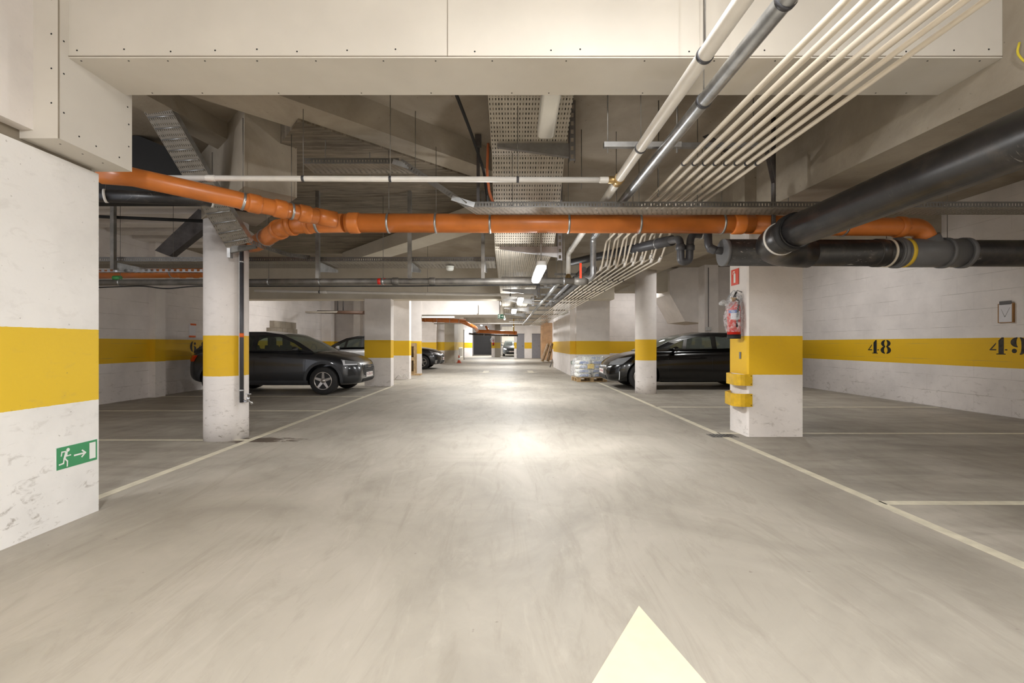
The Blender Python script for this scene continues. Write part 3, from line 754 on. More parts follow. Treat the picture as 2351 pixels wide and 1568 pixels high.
for i, (x, z) in enumerate(((.55, 2.56), (.70, 2.62), (.36, 2.5))):
    pipe('silver_pipe', ['middle', 'right', 'left'][i]+' one of three slim silver pipes high in the dark ceiling beyond the lamps', 'pipe', [(x, 10.5, z+.1), (x, 24, z+.1)], .02, 'galv', R=0, n=10)
# sink of short pipes near the far end of bundle
pipe('white_pipe', 'far thin white pipe level across the aisle beyond the exit sign', 'pipe', [(-4.2, 26, 2.34), (.95, 26, 2.36), (.98, 27, 2.40)], .03, 'whitepipe', R=.08, n=12, clamps=(.5,))
# far orange drains
pipe('far_orange_pipe', 'far orange drain pipe along the beam behind the third left pillar', 'pipe', [(-4.6, 20.9, 2.34), (-1.95, 21.3, 2.25)], .10, 'orange', R=0, clamps=(.5, .72, .88), collars=(.3, .44), n=20)
pipe('far_orange_pipe', 'far orange drain pipe slanting down and back to the right', 'pipe', [(-2.1, 21.4, 2.24), (-1.75, 25, 2.08), (-1.98, 29.6, 2.05)], .10, 'orange', R=.2, clamps=(.3, .7), rods=CEIL, collars=(.5,), n=20)
pipe('far_orange_pipe', 'far orange drain pipe level across the aisle end above the dark shutter', 'pipe', [(-2.05, 30, 2.02), (.62, 31, 1.93)], .115, 'orange', R=0, collars=(.05, .95), n=20)
pipe('far_orange_pipe', 'short slanting orange stub above the far level orange pipe', 'pipe', [(-1.25, 30.3, 2.0), (-1.45, 30.3, 2.38)], .07, 'orange', R=0, n=16)
pipe('black_pipe', 'far black pipe directly under the far level orange pipe', 'pipe', [(-2.55, 30.2, 1.86), (-2.3, 30.3, 1.84), (-2.0, 30.4, 1.80), (.7, 31.2, 1.76)], .06, 'blackpipe', R=.1, n=16, clamps=(.3, .8), rods=CEIL)
pipe('yellow_gas_pipe', 'far short yellow vertical pipe between the small pipes near the doors', 'pipe', [(.42, 30.5, 2.0), (.42, 30.5, CEIL)], .04, 'yellow', R=0, n=12)
for i in range(6):
    pipe('far_white_riser', 'one of six short white risers at the far end of the thin pipe bundle', 'pipe', [(.55+i*.11, 29.3, 2.35), (.55+i*.11, 29.3, CEIL)], .018, 'whitepipe', R=0, n=8, group='far short white risers')
pipe('white_pipe', 'thin pipe branch to the left at the far end, upper of two', 'pipe', [(-1.5, 28.6, 2.48), (.9, 28.6, 2.48)], .02, 'whitepipe', R=0, n=8, clamps=(.3, .8), rods=CEIL)
# old pipes in the left bay behind the grey car
pipe('brown_pipe', 'dusty brown pipe high in the left bay between the column and the first left pillar', 'pipe', [at(730, 716, 17.2), at(836, 718, 15.2)], .06, 'brownpipe', R=0, n=14)
tr_ = MB().box(-7.2, -4.6, 16.2, 16.5, 2.30, 2.36).build('cable_tray', 'perfgrey', None, 'short steel cable tray high in the left bay left of the first pillar', 'cable tray')
for x in (-6.1, -5.9, -5.1): MB().tube([(x, 16.35, 2.36), (x, 16.35, CEIL)], .02, 8).build('hanger_rod', 'darksteel', tr_)

# ================================================================== CABLE TRAYS
def tray(path, w, h, mat, railmat, label, side=1, group=None, rot_end=None, name='cable_tray'):
    """path = list of (point on one lower edge, point on the other lower edge)"""
    root = empty(name, (path[0][0]+path[0][1])/2, label, 'cable tray', group)
    m = MB()
    for (a0, a1), (b0, b1) in zip(path, path[1:]): m.sheet(a0, a1, b0, b1)
    m.build('tray_bottom', mat, root)
    for k in (0, 1):
        r = MB()
        for a, b in zip(path, path[1:]):
            n = (a[1]-a[0]).cross(b[0]-a[0]).normalized()
            if n.z < 0: n = -n
            r.sheet(a[k], a[k]+n*h, b[k], b[k]+n*h)
            out = (a[k]-a[1-k]).normalized()*-.012
            r.sheet(a[k]+n*h, a[k]+n*h+out, b[k]+n*h, b[k]+n*h+out)
        r.build('side_rail', railmat, root)
    return root
V = Vector
def strut(p, z0, z1, label, w=.041, d=.041, mat='darksteel', parent=None, group='vertical steel struts hanging from the ceiling'):
    m = MB().box(p[0]-w/2, p[0]+w/2, p[1]-d/2, p[1]+d/2, z0, z1)
    if parent is not None: return m.build('hanger_strut', mat, parent)
    return m.build('hanger_strut', mat, None, label, 'strut', group)
def arm(x0, x1, y, z, parent, mat='steel', th=.045, h0=.03, h1=.13):
    """tapered cantilever bracket, thin at x0, deep at x1; top face at z"""
    return MB().prism([(x0, z-h0), (x0, z), (x1, z), (x1, z-h1)], y-th/2, y+th/2, 'y').build('bracket_arm', mat, parent)
# wide perforated tray along the aisle, dipping then level
prof = [(3.30, 3.46), (3.96, 3.35), (4.58, 3.09), (4.95, 2.76), (5.40, 2.52), (5.75, 2.37), (7.46, 2.33), (9, 2.33), (12.5, 2.33), (20, 2.33)]
path = [(V((-.17 if y < 4.5 else -.155, y, z)), V((.575, y, z))) for y, z in prof]
T0 = tray(path, .74, .05, 'perf', 'perfrail', 'wide perforated steel cable tray running away overhead in the middle of the aisle')
for k in range(15):      # black cables added behind the slots so they look dark
    x = -.13+k*.046+(.012 if k % 3 == 0 else 0)
    MB().tube([(x+.008*math.sin(k+i*1.7), y, z+.014+.002*(k % 2)) for i, (y, z) in enumerate(prof)], .012, 6).build('cable', 'black', T0)
for (y, z, x1) in ((4.42, 3.135, .60), (5.62, 2.395, .62), (7.5, 2.30, .60), (9.2, 2.30, .60), (11.2, 2.30, .60), (13.9, 2.30, .60), (16.5, 2.30, .60)):
    arm(-.10, x1, y, z, T0, 'steel')
    zt = CEIL
    zb = z-.17
    b = MB(); w = .052
    x = x1+w/2
    b.sheet((x-w/2, y-.03, zb), (x+w/2, y-.03, zb), (x-w/2, y-.03, zt), (x+w/2, y-.03, zt))
    b.build('hanger_face', 'slotstrut', T0)
    MB().box(x-w/2-.004, x-w/2, y-.03, y+.03, zb, zt).box(x+w/2, x+w/2+.004, y-.03, y+.03, zb, zt).build('hanger_strut', 'darksteel', T0)
# level tray across the aisle in front of the orange pipe, with its bend up to the left
a = V((-2.0, 4.45, 2.96)); b_ = V((-1.06, 4.45, 2.96)); c_ = V((-.42, 4.42, 2.525)); d_ = V((8.1, 4.42, 2.525))
w_ = V((0, .26, 0))
T3 = tray([(a, a+w_), (b_, b_+w_+V((.1, 0, 0))), (c_, c_+w_+V((.1, 0, 0))), (d_, d_+w_)], .26, .055, 'perfgrey', 'perfrail',
          'perforated steel cable tray level across the aisle just above the long orange pipe')
for p, q in ((b_+V((-.06, -.006, .02)), b_+V((.1, -.006, -.03))), (c_+V((-.12, -.006, .09)), c_+V((.1, -.006, .02)))):
    MB().obox(p, q, .004, .05).build('joint_plate', 'galv', T3)
for x, y in ((-1.84, 4.6), (-.93, 4.6), (.05, 4.55), (1.9, 4.55), (5.2, 4.55), (7.0, 4.55)):
    MB().tube([(x, y, 2.53 if x > -.4 else 2.96), (x, y, CEIL if x < 3.1 else 3.8)], .0035, 6).build('threaded_rod', 'galvdull', T3)
# lower level tray across on the left
T2 = tray([(V((-6.3, 6.22, 2.325)), V((-6.3, 6.8, 2.325))), (V((-.17, 6.22, 2.325)), V((-.17, 6.8, 2.325)))], .58, .06, 'perfgrey', 'perfrail',
          'perforated steel cable tray level across the left bay behind the left round column')
for i, x in enumerate((-5.32, -2.56, -1.32, -.33)):
    MB().box(x-.024, x+.024, 6.12, 6.17, 2.08 if i else 2.2, CEIL if i != 1 else 3.27).build('hanger_strut', 'galvdull', T2)
    m = MB().prism([(6.17, 2.17), (6.17, 2.30), (6.80, 2.30), (6.80, 2.26)], x+.0, x+.03, 'x').build('bracket_arm', 'galv', T2)
# second lower rail at far left
sr = MB(); sr.sheet((-6.4, 6.3, 2.19), (-6.4, 6.3, 2.23), (-3.9, 6.3, 2.19), (-3.9, 6.3, 2.23)); sr.sheet((-6.4, 6.3, 2.19), (-6.4, 6.38, 2.19), (-3.9, 6.3, 2.19), (-3.9, 6.38, 2.19))
sr.build('ladder_rail', 'slotstrut', None, 'slotted steel rail under the left tray, beside the left round column', 'support rail')
MB().tube([at(261, 638, 6.44), at(277, 638, 6.44)], .032, 14).build('green_cable_roll', 'cablegreen', None, 'short green cable bunch at far left above the grey steel pipe', 'cable')
# steep tray diving from the casing to the column
e0a, e0b = at(313, 228, 4.25), at(378, 225, 4.18)
e1a, e1b = at(420, 405, 4.72), at(478, 400, 4.62)
e2a, e2b = at(519, 568, 5.32), at(577, 556, 5.24)
T1 = tray([(e0a, e0b), (e1a, e1b), (e2a, e2b)], .28, .05, 'perfgrey', 'galv', 'steel ladder-pattern cable tray slanting steeply down at upper left past the orange pipe')
for i in range(14):
    t = (i+.5)/14
    a_, b2 = (e0a.lerp(e1a, t*2), e0b.lerp(e1b, t*2)) if t < .5 else (e1a.lerp(e2a, t*2-1), e1b.lerp(e2b, t*2-1))
    n = V((0, -.004, -.004))
    MB().tube([a_.lerp(b2, .04)+n, a_.lerp(b2, .96)+n], .006, 6).build('cross_rib', 'galv', T1)
bpts = [at(560, 553, 5.22), at(600, 570, 5.4), at(665, 590, 5.9), at(712, 595, 6.2)]
rr = MB()
for p, q in zip(bpts, bpts[1:]): rr.sheet(p, p+V((0, 0, .05)), q, q+V((0, 0, .05)))
rr.build('curved_rail', 'perfrail', T1)
bk = empty('wall_bracket', at(535, 572, 5.5), 'steel bracket on the left round column under the slanting tray', 'bracket')
MB().box(*(lambda p: (p.x-.02, p.x+.02, 5.44, 5.50, p.z-.075, p.z+.04))(at(528, 578, 5.47))).build('wall_plate', 'steel', bk)
pb = at(533, 566, 5.47)
MB().prism([(pb.x, pb.z), (pb.x+.30, pb.z+.02), (pb.x+.30, pb.z-.02), (pb.x, pb.z-.08)], 5.44, 5.48, 'y').build('bracket_arm', 'galvdull', bk)
# dark duct behind the steep tray
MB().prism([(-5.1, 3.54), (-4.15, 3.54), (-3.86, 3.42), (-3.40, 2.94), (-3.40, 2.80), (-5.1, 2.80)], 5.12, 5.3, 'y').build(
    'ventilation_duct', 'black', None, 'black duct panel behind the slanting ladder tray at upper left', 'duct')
dp = empty('cable_riser', at(492, 390, 5.6), 'bundle of dark vertical cables coming through the ceiling left of the hanging concrete block', 'cable')
for i in range(4):
    MB().tube([at(478+i*6, 322, 5.75), at(478+i*6, 470, 5.75)], .011, 8).build('cable', 'black', dp)
MB().prism([at(355, 575, 7.6).xz, at(388, 588, 7.6).xz, at(505, 495, 7.6).xz, at(455, 480, 7.6).xz], 7.6, 7.75, 'y').build(
    'steel_brace', 'darksteel', None, 'dark diagonal steel brace left of the left round column', 'brace')
# green-black support on the right beam
gs = empty('pipe_support_post', (2.76, 4.72, 2.35), 'dark greenish steel post with a slanted arm above the black pipe elbow', 'support post')
MB().tube([(2.77, 4.74, 2.42), (2.77, 4.74, CEIL)], .022, 12).build('post', 'darksteel', gs)
MB().obox((2.77, 4.74, 2.88), (2.45, 4.30, 3.02), .035, .035).build('arm', 'darksteel', gs)
gs2 = MB().obox(at(1612, 305, 5.2), at(1675, 350, 4.9), .05, .05).build('slanted_bracket', 'darksteel', None, 'dark slanted steel bracket end between the thin pipes near the right beam', 'bracket')
# thin hangers that hold nothing in view
for i, (px, y, zb, lab) in enumerate(((849, 4.9, 2.96, 'thin threaded rod hanging down to the upper bend of the level tray'),
                                 (1512, 4.4, 2.62, 'thin threaded rod hanging between the galvanised pipe and the thin pipes'),
                                 (1415, 6.2, 2.75, 'thin rusty rod stub hanging behind the white pipe'),
                                 (1335, 5.0, 2.9, 'thin rod stub hanging right of the wide tray strut'))):
    MB().tube([((px-CX)/F*y, y, zb), ((px-CX)/F*y, y, CEIL)], .005, 6).build('threaded_rod', 'galvdull', None, lab, 'rod')
# black conduit slanting and orange flexible conduit on the left edge of the wide tray
pipe('black_conduit', 'black conduit slanting from the beam down to the wide tray edge', 'conduit', [at(1043, 205, 3.55), at(1080, 300, 4.0), at(1112, 395, 4.7), at(1120, 470, 4.9)], .014, 'black', R=.2, n=10)
pipe('orange_conduit', 'orange flexible conduit hanging at the left edge of the wide tray', 'conduit', [at(1121, 330, 4.75), at(1118, 400, 4.72), at(1124, 445, 4.72), at(1132, 464, 4.75)], .015, 'rubbercone', R=.1, n=10)
jb = MB().box(*(lambda p: (p.x-.035, p.x+.035, p.y-.03, p.y+.03, p.z-.06, p.z+.06))(at(1098, 324, 5.1)))
jb.build('junction_box', 'darksteel', None, 'small dark junction box left of the wide tray', 'box')
MB().box(*(lambda p: (p.x-.018, p.x+.018, p.y-.018, p.y+.018, 2.6, CEIL))(at(1098, 424, 5.2))).build('hanger_strut', 'darksteel', None, 'dark vertical strut left of the wide tray and behind the orange conduit', 'strut')
# loose cable ties and cable stubs are left to the trays

# ================================================================== LAMPS
def lamp(p, length, width, on, label, power=1.0, tilt=0, rodz=CEIL, name='ceiling_light', rad=.75):
    root = empty(name, p, label, 'ceiling light')
    x, y, z = p
    hw, hl = width/2, length/2
    def rr(w, l, n=6):     # rounded rectangle in x,y
        r = w*rad; out = []
        for sx, sy, a0 in ((1, 1, 0), (-1, 1, 90), (-1, -1, 180), (1, -1, 270)):
            for k in range(n+1):
                a = math.radians(a0+90*k/n)
                out.append((sx*(w-r)+math.cos(a)*r, sy*(l-r)+math.sin(a)*r))
        return out
    def shell(prof, mat, nm):
        mb = MB(); vs = []; n = None
        for w, l, h in prof:
            q = rr(w, l); n = len(q)
            for u, v in q:
                vs.append(V((x+u, y+v*math.cos(tilt), z+h+v*math.sin(tilt))))
        fs = [(i*n+k, i*n+(k+1) % n, (i+1)*n+(k+1) % n, (i+1)*n+k) for i in range(len(prof)-1) for k in range(n)]
        fs += [tuple(range(n)), tuple((len(prof)-1)*n+k for k in range(n))]
        mb.add(vs, fs, True); mb.build(nm, mat, root)
    shell([(hw*.9, hl*.98, .05), (hw, hl, .045), (hw, hl, 0)], 'lampbody', 'housing')
    shell([(hw*.97, hl*.985, 0), (hw*.95, hl*.98, -.03), (hw*.75, hl*.95, -.05)], 'lamp' if on else 'lamp_off', 'diffuser')
    if rodz:
        for s in (-1, 1):
            zz = z+.05+s*hl*.8*math.sin(tilt)
            MB().tube([(x, y+s*hl*.8, zz), (x, y+s*hl*.8, rodz)], .006, 6).build('hanger_rod', 'steel', root)
    if on:
        ld = bpy.data.lights.new('tube_light', 'AREA'); ld.shape = 'RECTANGLE'; ld.size = width; ld.size_y = length
        ld.energy = LAMP_W*power; ld.color = LAMP_COL
        lo = bpy.data.objects.new('tube_light', ld); C.objects.link(lo); lo.parent = root
        lo.location = (0, 0, -.065)
        # the tube also throws light sideways and up
        l2 = bpy.data.lights.new('tube_glow', 'POINT'); l2.energy = LAMP_W*power*.75; l2.color = LAMP_COL; l2.shadow_soft_size = .06
        p2 = bpy.data.objects.new('tube_glow', l2); C.objects.link(p2); p2.parent = root; p2.location = (0, 0, -.14)
    return root
lamp((.62, 1.45, 3.36), .9, .12, True, 'lit tube lamp on the ceiling just in front of the dropped casing', .22)
lamp((.30, -2.2, 3.12), 1.2, .12, True, 'added fill lamp on the ceiling behind the camera', 2.45)  # added out of view as fill for the near floor, walls and casing
lamp(tuple(at(1260, 258, 3.68)), .62, .15, False, 'unlit tube lamp under the wide tray near the casing', tilt=-.1, rodz=None, rad=.25)
lamp((.37, 5.45, 2.045), 1.1, .105, True, 'brightly lit tube lamp hanging below the wide tray, nearest of the lit lamps', .40, rodz=2.42)
lamp((.28, 10.1, 2.16), 1.2, .12, True, 'second lit lamp hanging below the wide tray', .32, rodz=2.33)
lamp((.19, 13.3, 2.16), 1.2, .14, True, 'third lit lamp hanging below the wide tray, above the exit sign', .36, rodz=2.33)
lamp((.1, 17.4, 2.20), 1.2, .12, True, 'lit lamp hanging left of the small pipes, past the exit sign', 1.0, rodz=2.33) if False else None
lamp((-1.6, 16.2, 3.3), 1.2, .12, True, 'added fill lamp tucked up between the two far cross beams', .8)  # extra lamp out of sight, added for even light at mid distance
lamp((-.4, 23.5, 3.3), 1.2, .12, True, 'lit lamp on the far ceiling beyond the white beam', .9)
lamp((-.2, 33, 3.0), 1.2, .12, True, 'lit lamp on the ceiling near the grey doors', 1.4)
lamp((-2.4, 42, 2.9), 1.2, .12, True, 'lit lamp on the ceiling in front of the dark shutter', 1.2)
lamp((.6, 44.5, 2.9), 1.2, .12, True, 'lit lamp over the parked car facing us', 1.0)
lamp((6.2, -.8, 3.6), 1.2, .12, True, 'added fill lamp over the right-hand bays, beside the frame', .2)  # no fitting known here; added as fill for the right bays
lamp((-5.9, 29.6, 3.25), 1.2, .12, True, 'added fill lamp over the far left bays, behind the pillars', 1.0)  # put in out of sight to brighten the far left wall
lamp((5.6, 9.9, 3.6), 1.2, .12, True, 'added fill lamp over the black car, hidden above the long beam', .25)  # unseen fill, added above the black car
lamp((5.2, 17.5, 3.5), 1.2, .12, True, 'added fill lamp over the bay behind the black car', .09)  # added behind the beam to lift the back wall
lamp((-5.9, 13.9, 3.3), 1.2, .12, True, 'added fill lamp over the left bays behind the cross beam', .3)  # hidden extra lamp, brightens the bay around the grey car
lamp((-5.6, 1.2, 3.3), 1.2, .12, True, 'added fill lamp over the left-hand bays, behind the near wall', .55)  # invented fitting, screened by the near wall, fills the left bays

# ================================================================== SIGNS AND SMALL THINGS
LIFT = [0]
def stroke(mb, pts, w, mp):
    for (u0, v0), (u1, v1) in zip(pts, pts[1:]):
        LIFT[0] = (LIFT[0]+1) % 12
        a, b = mp(u0, v0)+mp.n*LIFT[0]*.00015, mp(u1, v1)+mp.n*LIFT[0]*.00015
        mb_ = (b-a); n = mp.n
        s = mb_.cross(n).normalized()*w/2; e = mb_.normalized()*w*.42
        mb.add([a-e+s, a-e-s, b+e-s, b+e+s], [(0, 1, 2, 3)])
class Map:
    def __init__(s, o, du, dv, n, lift=.004): s.o, s.du, s.dv, s.n, s.l = V(o), V(du), V(dv), V(n), lift
    def __call__(s, u, v): return s.o+s.du*u+s.dv*v+s.n*s.l
def exit_sign(o, du, dv, n, label, mat='green', hanger=None):
    """o = lower left corner, du/dv full width/height vectors, n = towards viewer"""
    o, du, dv, n = V(o), V(du), V(dv), V(n)
    root = empty('exit_sign', o+du/2, label, 'sign')
    th = n*.003
    mb = MB(); e = .02
    vs = [o-du*e-dv*e, o+du*(1+e)-dv*e, o+du*(1+e)+dv*(1+e), o-du*e+dv*(1+e)]
    mb.add(vs+[v+th*.6 for v in vs], [(0, 1, 2, 3), (4, 5, 6, 7), (0, 1, 5, 4), (1, 2, 6, 5), (2, 3, 7, 6), (3, 0, 4, 7)]); mb.build('backing', 'signwhite', root)
    mb = MB(); vs = [o, o+du, o+du+dv, o+dv]
    mb.add([v+th for v in vs], [(0, 1, 2, 3)]); mb.build('green_face', mat, root)
    mp = Map(o, du, dv, n, .0045); h = dv.length
    man = MB()
    c = mp(.26, .82); r = .085*h
    man.add([c+du.normalized()*r*math.cos(a*PI/8)+dv.normalized()*r*math.sin(a*PI/8) for a in range(16)], [tuple(range(16))])
    stroke(man, [(.215, .72), (.177, .47)], .105*h, mp)
    stroke(man, [(.2, .77), (.115, .78), (.10, .61)], .055*h, mp)
    stroke(man, [(.235, .72), (.226, .55), (.316, .56)], .055*h, mp)
    stroke(man, [(.163, .45), (.15, .25), (.055, .23)], .065*h, mp)
    stroke(man, [(.184, .45), (.24, .31), (.236, .09)], .065*h, mp)
    man.build('running_figure', 'signwhite', root)
    arr = MB(); stroke(arr, [(.41, .49), (.67, .49)], .075*h, mp); stroke(arr, [(.60, .64), (.685, .49), (.60, .34)], .07*h, mp); arr.build('arrow', 'signwhite', root)
    dd = MB(); dd.add([mp(.79, .12), mp(.955, .12), mp(.955, .90), mp(.79, .90)], [(0, 1, 2, 3)]); dd.build('door_symbol', 'signwhite', root)
    if hanger:
        for t in (.2, .8):
            p = o+du*t+dv; MB().tube([p, V((p.x, p.y, hanger))], .004, 6).build('chain', 'darksteel', root)
    return root
exit_sign((-2.94, 2.965, .372), (0, .293, 0), (0, 0, .145), (1, 0, 0), 'green running-man exit sign with arrow, low on the near left wall')
exit_sign((-.38, 18.1, 2.20), (.30, 0, 0), (0, 0, .17), (0, -1, 0), 'small dark green exit sign hanging over the middle of the aisle', 'darkgreen', 2.9)
exit_sign((2.40, 17.19, .42), (.15, 0, 0), (0, 0, .13), (0, -1, 0), 'small green exit sign low on the wall end left of the wrapped pallet', 'darkgreen')
# fire extinguisher sign (red) on the pillar side
fs = empty('fire_sign', (3.09, 6.1, 2.06), 'red fire extinguisher pictogram sign high on the square pillar', 'sign')
o = V((3.088, 6.275, 1.995)); du = V((0, -.20, 0)); dv = V((0, 0, .215)); n = V((-1, 0, 0))
MB().add([o, o+du, o+du+dv, o+dv]+[p+n*.004 for p in (o, o+du, o+du+dv, o+dv)], [(0, 1, 2, 3), (4, 5, 6, 7), (0, 1, 5, 4), (1, 2, 6, 5), (2, 3, 7, 6), (3, 0, 4, 7)]).build('red_face', 'signred', fs)
mp = Map(o, du, dv, n, .006); g = MB()
g.add([mp(.36, .14), mp(.62, .14), mp(.62, .66), mp(.56, .74), mp(.42, .74), mp(.36, .66)], [(0, 1, 2, 3, 4, 5)])
stroke(g, [(.48, .74), (.48, .86), (.30, .84), (.24, .72)], .012, mp); g.build('pictogram', 'signwhite', fs)
def extinguisher(x, y, z, label, s=1.0, rot=0):
    root = empty('fire_extinguisher', (x, y, z), label, 'fire extinguisher')
    R = .083*s
    MB().lathe([(R*.98, .0), (R, .01), (R, .055*s)], (x, y, z), 'z', 28).build('base_ring', 'black', root)
    MB().lathe([(R*.97, .05*s), (R*.97, .40*s), (R*.9, .44*s), (R*.6, .475*s), (R*.3, .49*s)], (x, y, z), 'z', 28).build('cylinder', 'red', root)
    MB().lathe([(.024*s, .488*s), (.024*s, .52*s), (.034*s, .53*s), (.034*s, .545*s)], (x, y, z), 'z', 16).build('valve', 'brass', root)
    MB().obox((x, y, z+.55*s), (x-.02, y-.10*s, z+.60*s), .02, .01).obox((x, y, z+.545*s), (x-.02, y-.09*s, z+.555*s), .02, .01).build('handle', 'black', root)
    MB().tube(fillet([(x+.01, y+.02, z+.535*s), (x+.06*s, y-.03, z+.50*s), (x+.0*s, y-R-.02, z+.38*s), (x-.01, y-R-.018, z+.15*s)], .08, 5), .011*s, 8).build('hose', 'black', root)
    lb = MB(); n = 10
    for k in range(n):
        a0 = math.radians(215+k*9); a1 = math.radians(215+(k+1)*9); r = R*.985
        lb.add([(x+r*math.cos(a0), y+r*math.sin(a0), z+.25*s), (x+r*math.cos(a1), y+r*math.sin(a1), z+.25*s), (x+r*math.cos(a1), y+r*math.sin(a1), z+.36*s), (x+r*math.cos(a0), y+r*math.sin(a0), z+.36*s)], [(0, 1, 2, 3)], True)
    lb.build('label_sticker', 'paper', root)
    lb = MB()
    for k in range(n):
        a0 = math.radians(190+k*9); a1 = math.radians(190+(k+1)*9); r = R*.988
        lb.add([(x+r*math.cos(a0), y+r*math.sin(a0), z+.335*s), (x+r*math.cos(a1), y+r*math.sin(a1), z+.335*s), (x+r*math.cos(a1), y+r*math.sin(a1), z+.375*s), (x+r*math.cos(a0), y+r*math.sin(a0), z+.375*s)], [(0, 1, 2, 3)], True)
    lb.build('blue_strip', 'blue', root)
    return root
def crumpled(name, pts_prof, c, mat, label, cat, parent=None, amp=.012, n=40, seed=1, sc=(1, 1)):
    rnd = random.Random(seed); ph = [(rnd.uniform(2, 9), rnd.uniform(3, 30), rnd.uniform(0, 6)) for _ in range(9)]
    vs = []; m = len(pts_prof)
    for i, (r, h) in enumerate(pts_prof):
        for k in range(n):
            a = 2*PI*k/n
            d = sum(math.sin(round(p)*a+q*h+f) for p, q, f in ph)*amp*.45*min(1, r/.05)
            d = abs(d)-amp
            vs.append(V((c[0]+(r+d)*math.cos(a)*sc[0], c[1]+(r+d)*math.sin(a)*sc[1], c[2]+h)))
    fs = [(i*n+k, i*n+(k+1) % n, (i+1)*n+(k+1) % n, (i+1)*n+k) for i in range(m-1) for k in range(n)]
    mb = MB().add(vs, fs, True)
    return mb
ex = (2.985, 6.0, 1.265)
extinguisher(*ex, 'red fire extinguisher in a clear plastic bag hung on the square pillar')
bg = crumpled('bag', [(.1, .09), (.104, .13), (.11, .17), (.115, .21), (.118, .25), (.118, .29), (.116, .33), (.112, .37), (.105, .41), (.098, .45), (.085, .49), (.07, .53), (.05, .57), (.03, .61), (.015, .64)], ex, 'film', '', '', amp=.016, seed=4)
bg.tube([V(ex)+V((-.07, -.02, .44)), V(ex)+V((-.12, -.04, .46)), V(ex)+V((-.17, -.06, .475)), V(ex)+V((-.22, -.07, .455))], .03, 14, rs=[.055, .03, .038, .02])
bg.build('plastic_bag', 'film', None, 'clear crumpled plastic bag over the near fire extinguisher', 'bag')
MB().tube([(3.09, 6.0, 1.88), (3.03, 6.0, 1.90), (3.0, 6.0, 1.84)], .007, 8).build('wall_hook', 'steel', None, 'small metal hook holding the bagged extinguisher', 'hook')
extinguisher(-1.25, 40.18, 1.05, 'small red fire extinguisher on the far narrow white pillar', 1.0)
fb = crumpled('bag', [(.14, .30), (.19, .42), (.20, .52), (.14, .62), (.05, .68)], (-1.34, 40.1, 1.05), 'film', '', '', amp=.02, seed=9)
fb.build('plastic_bag', 'film', None, 'plastic bag over the far fire extinguisher', 'bag')
# yellow bumper guards round the pillar corner
for z0, z1, lab in ((.66, .805, 'upper yellow rubber bumper wrapped round the corner of the square pillar'), (.39, .555, 'lower yellow rubber bumper wrapped round the corner of the square pillar')):
    g = empty('corner_bumper', (3.09, 5.85, z0), lab, 'bumper guard')
    zz = z0; k = .035 if z0 < .5 else 0
    pth = [(3.14+.0, 5.85), (3.05, 5.85), (3.01, 5.86), (2.985-k, 5.90), (2.98-k, 5.96), (3.0-k*.5, 6.2), (3.09, 6.30)]
    out = [(3.14, 5.835), (3.045, 5.835), (2.995, 5.845), (2.965-k, 5.89), (2.96-k, 5.96), (2.985-k*.5, 6.21), (3.09, 6.32)]
    MB().prism(out+list(reversed(pth)), z0, z1).build('rubber_band', 'yellow', g)
    MB().box(3.09, 3.145, 5.84, 5.858, z0, z1).build('fixing_flange', 'yellow', g)
    for z in (z0+.02, z1-.02): MB().lathe([(.006, 0), (.006, .004)], (3.125, 5.831, z), 'y', 8).build('screw', 'black', g)
MB().box(3.084, 3.09, 6.02, 6.06, 1.0, 1.09).build('sticker', 'greypvc', None, 'small grey sticker on the yellow band of the square pillar side', 'sticker')
# framed paper on the right wall
def wallpt(px, py): # right wall X = 8.2
    y = 8.2*F/(px-CX); return V((8.2, y, H-(py-CY)/F*y))
pf = empty('wall_note', wallpt(2313, 735), 'wood-backed sheet of white paper with a drawn tick, on the right wall above number 49', 'notice')
y0, y1 = wallpt(2330, 700).y, wallpt(2294, 700).y
MB().box(8.175, 8.2, y0, y1, 1.545, 1.86).build('backing_board', 'cardboard', pf)
MB().box(8.171, 8.176, y0+.02, y1-.02, 1.555, 1.85).build('paper', 'paper', pf)
MB().box(8.168, 8.178, y0+.03, y1-.03, 1.84, 1.90).build('tape', 'tape', pf)
mp = Map((8.171, y1-.02, 1.555), (0, -(y1-y0-.04), 0), (0, 0, .295), (-1, 0, 0), .002); g = MB()
stroke(g, [(.2, .72), (.48, .28), (.88, .8)], .004, mp); g.build('pencil_mark', 'tape', pf)
# taped notice on left wall: orange tape top and bottom
nt_ = empty('taped_notice', (-7.99, 11.6, 1.4), 'white notice with orange tape strips above number 64 on the left wall', 'notice')
MB().box(-8.0, -7.99, 11.44, 11.66, 1.38, 1.70).build('sheet', 'paper', nt_)
MB().box(-7.99, -7.984, 11.47, 11.68, 1.665, 1.71).build('tape', 'orangetape', nt_)
MB().box(-7.99, -7.984, 11.42, 11.66, 1.36, 1.405).build('tape', 'orangetape', nt_)
# bare block rows above the grey car, on the left wall
def blockrow(ya, yb, z0, n, lab, x=-8.0):
    for i in range(n):
        w = (yb-ya)/n
        MB().box(x, x+.16, ya+i*w+.008, ya+(i+1)*w-.008, z0, z0+.235).build('concrete_block', 'blockgrey', None,
            lab % ['first', 'second', 'third', 'fourth', 'fifth'][i], 'block', 'bare grey blocks in the left wall')
blockrow(15.1, 17.0, 1.50, 5, 'bare grey block in the lower row above the grey car roof, %s from the left')
blockrow(15.3, 16.9, 1.74, 4, 'bare grey block in the upper row above the grey car roof, %s from the left')
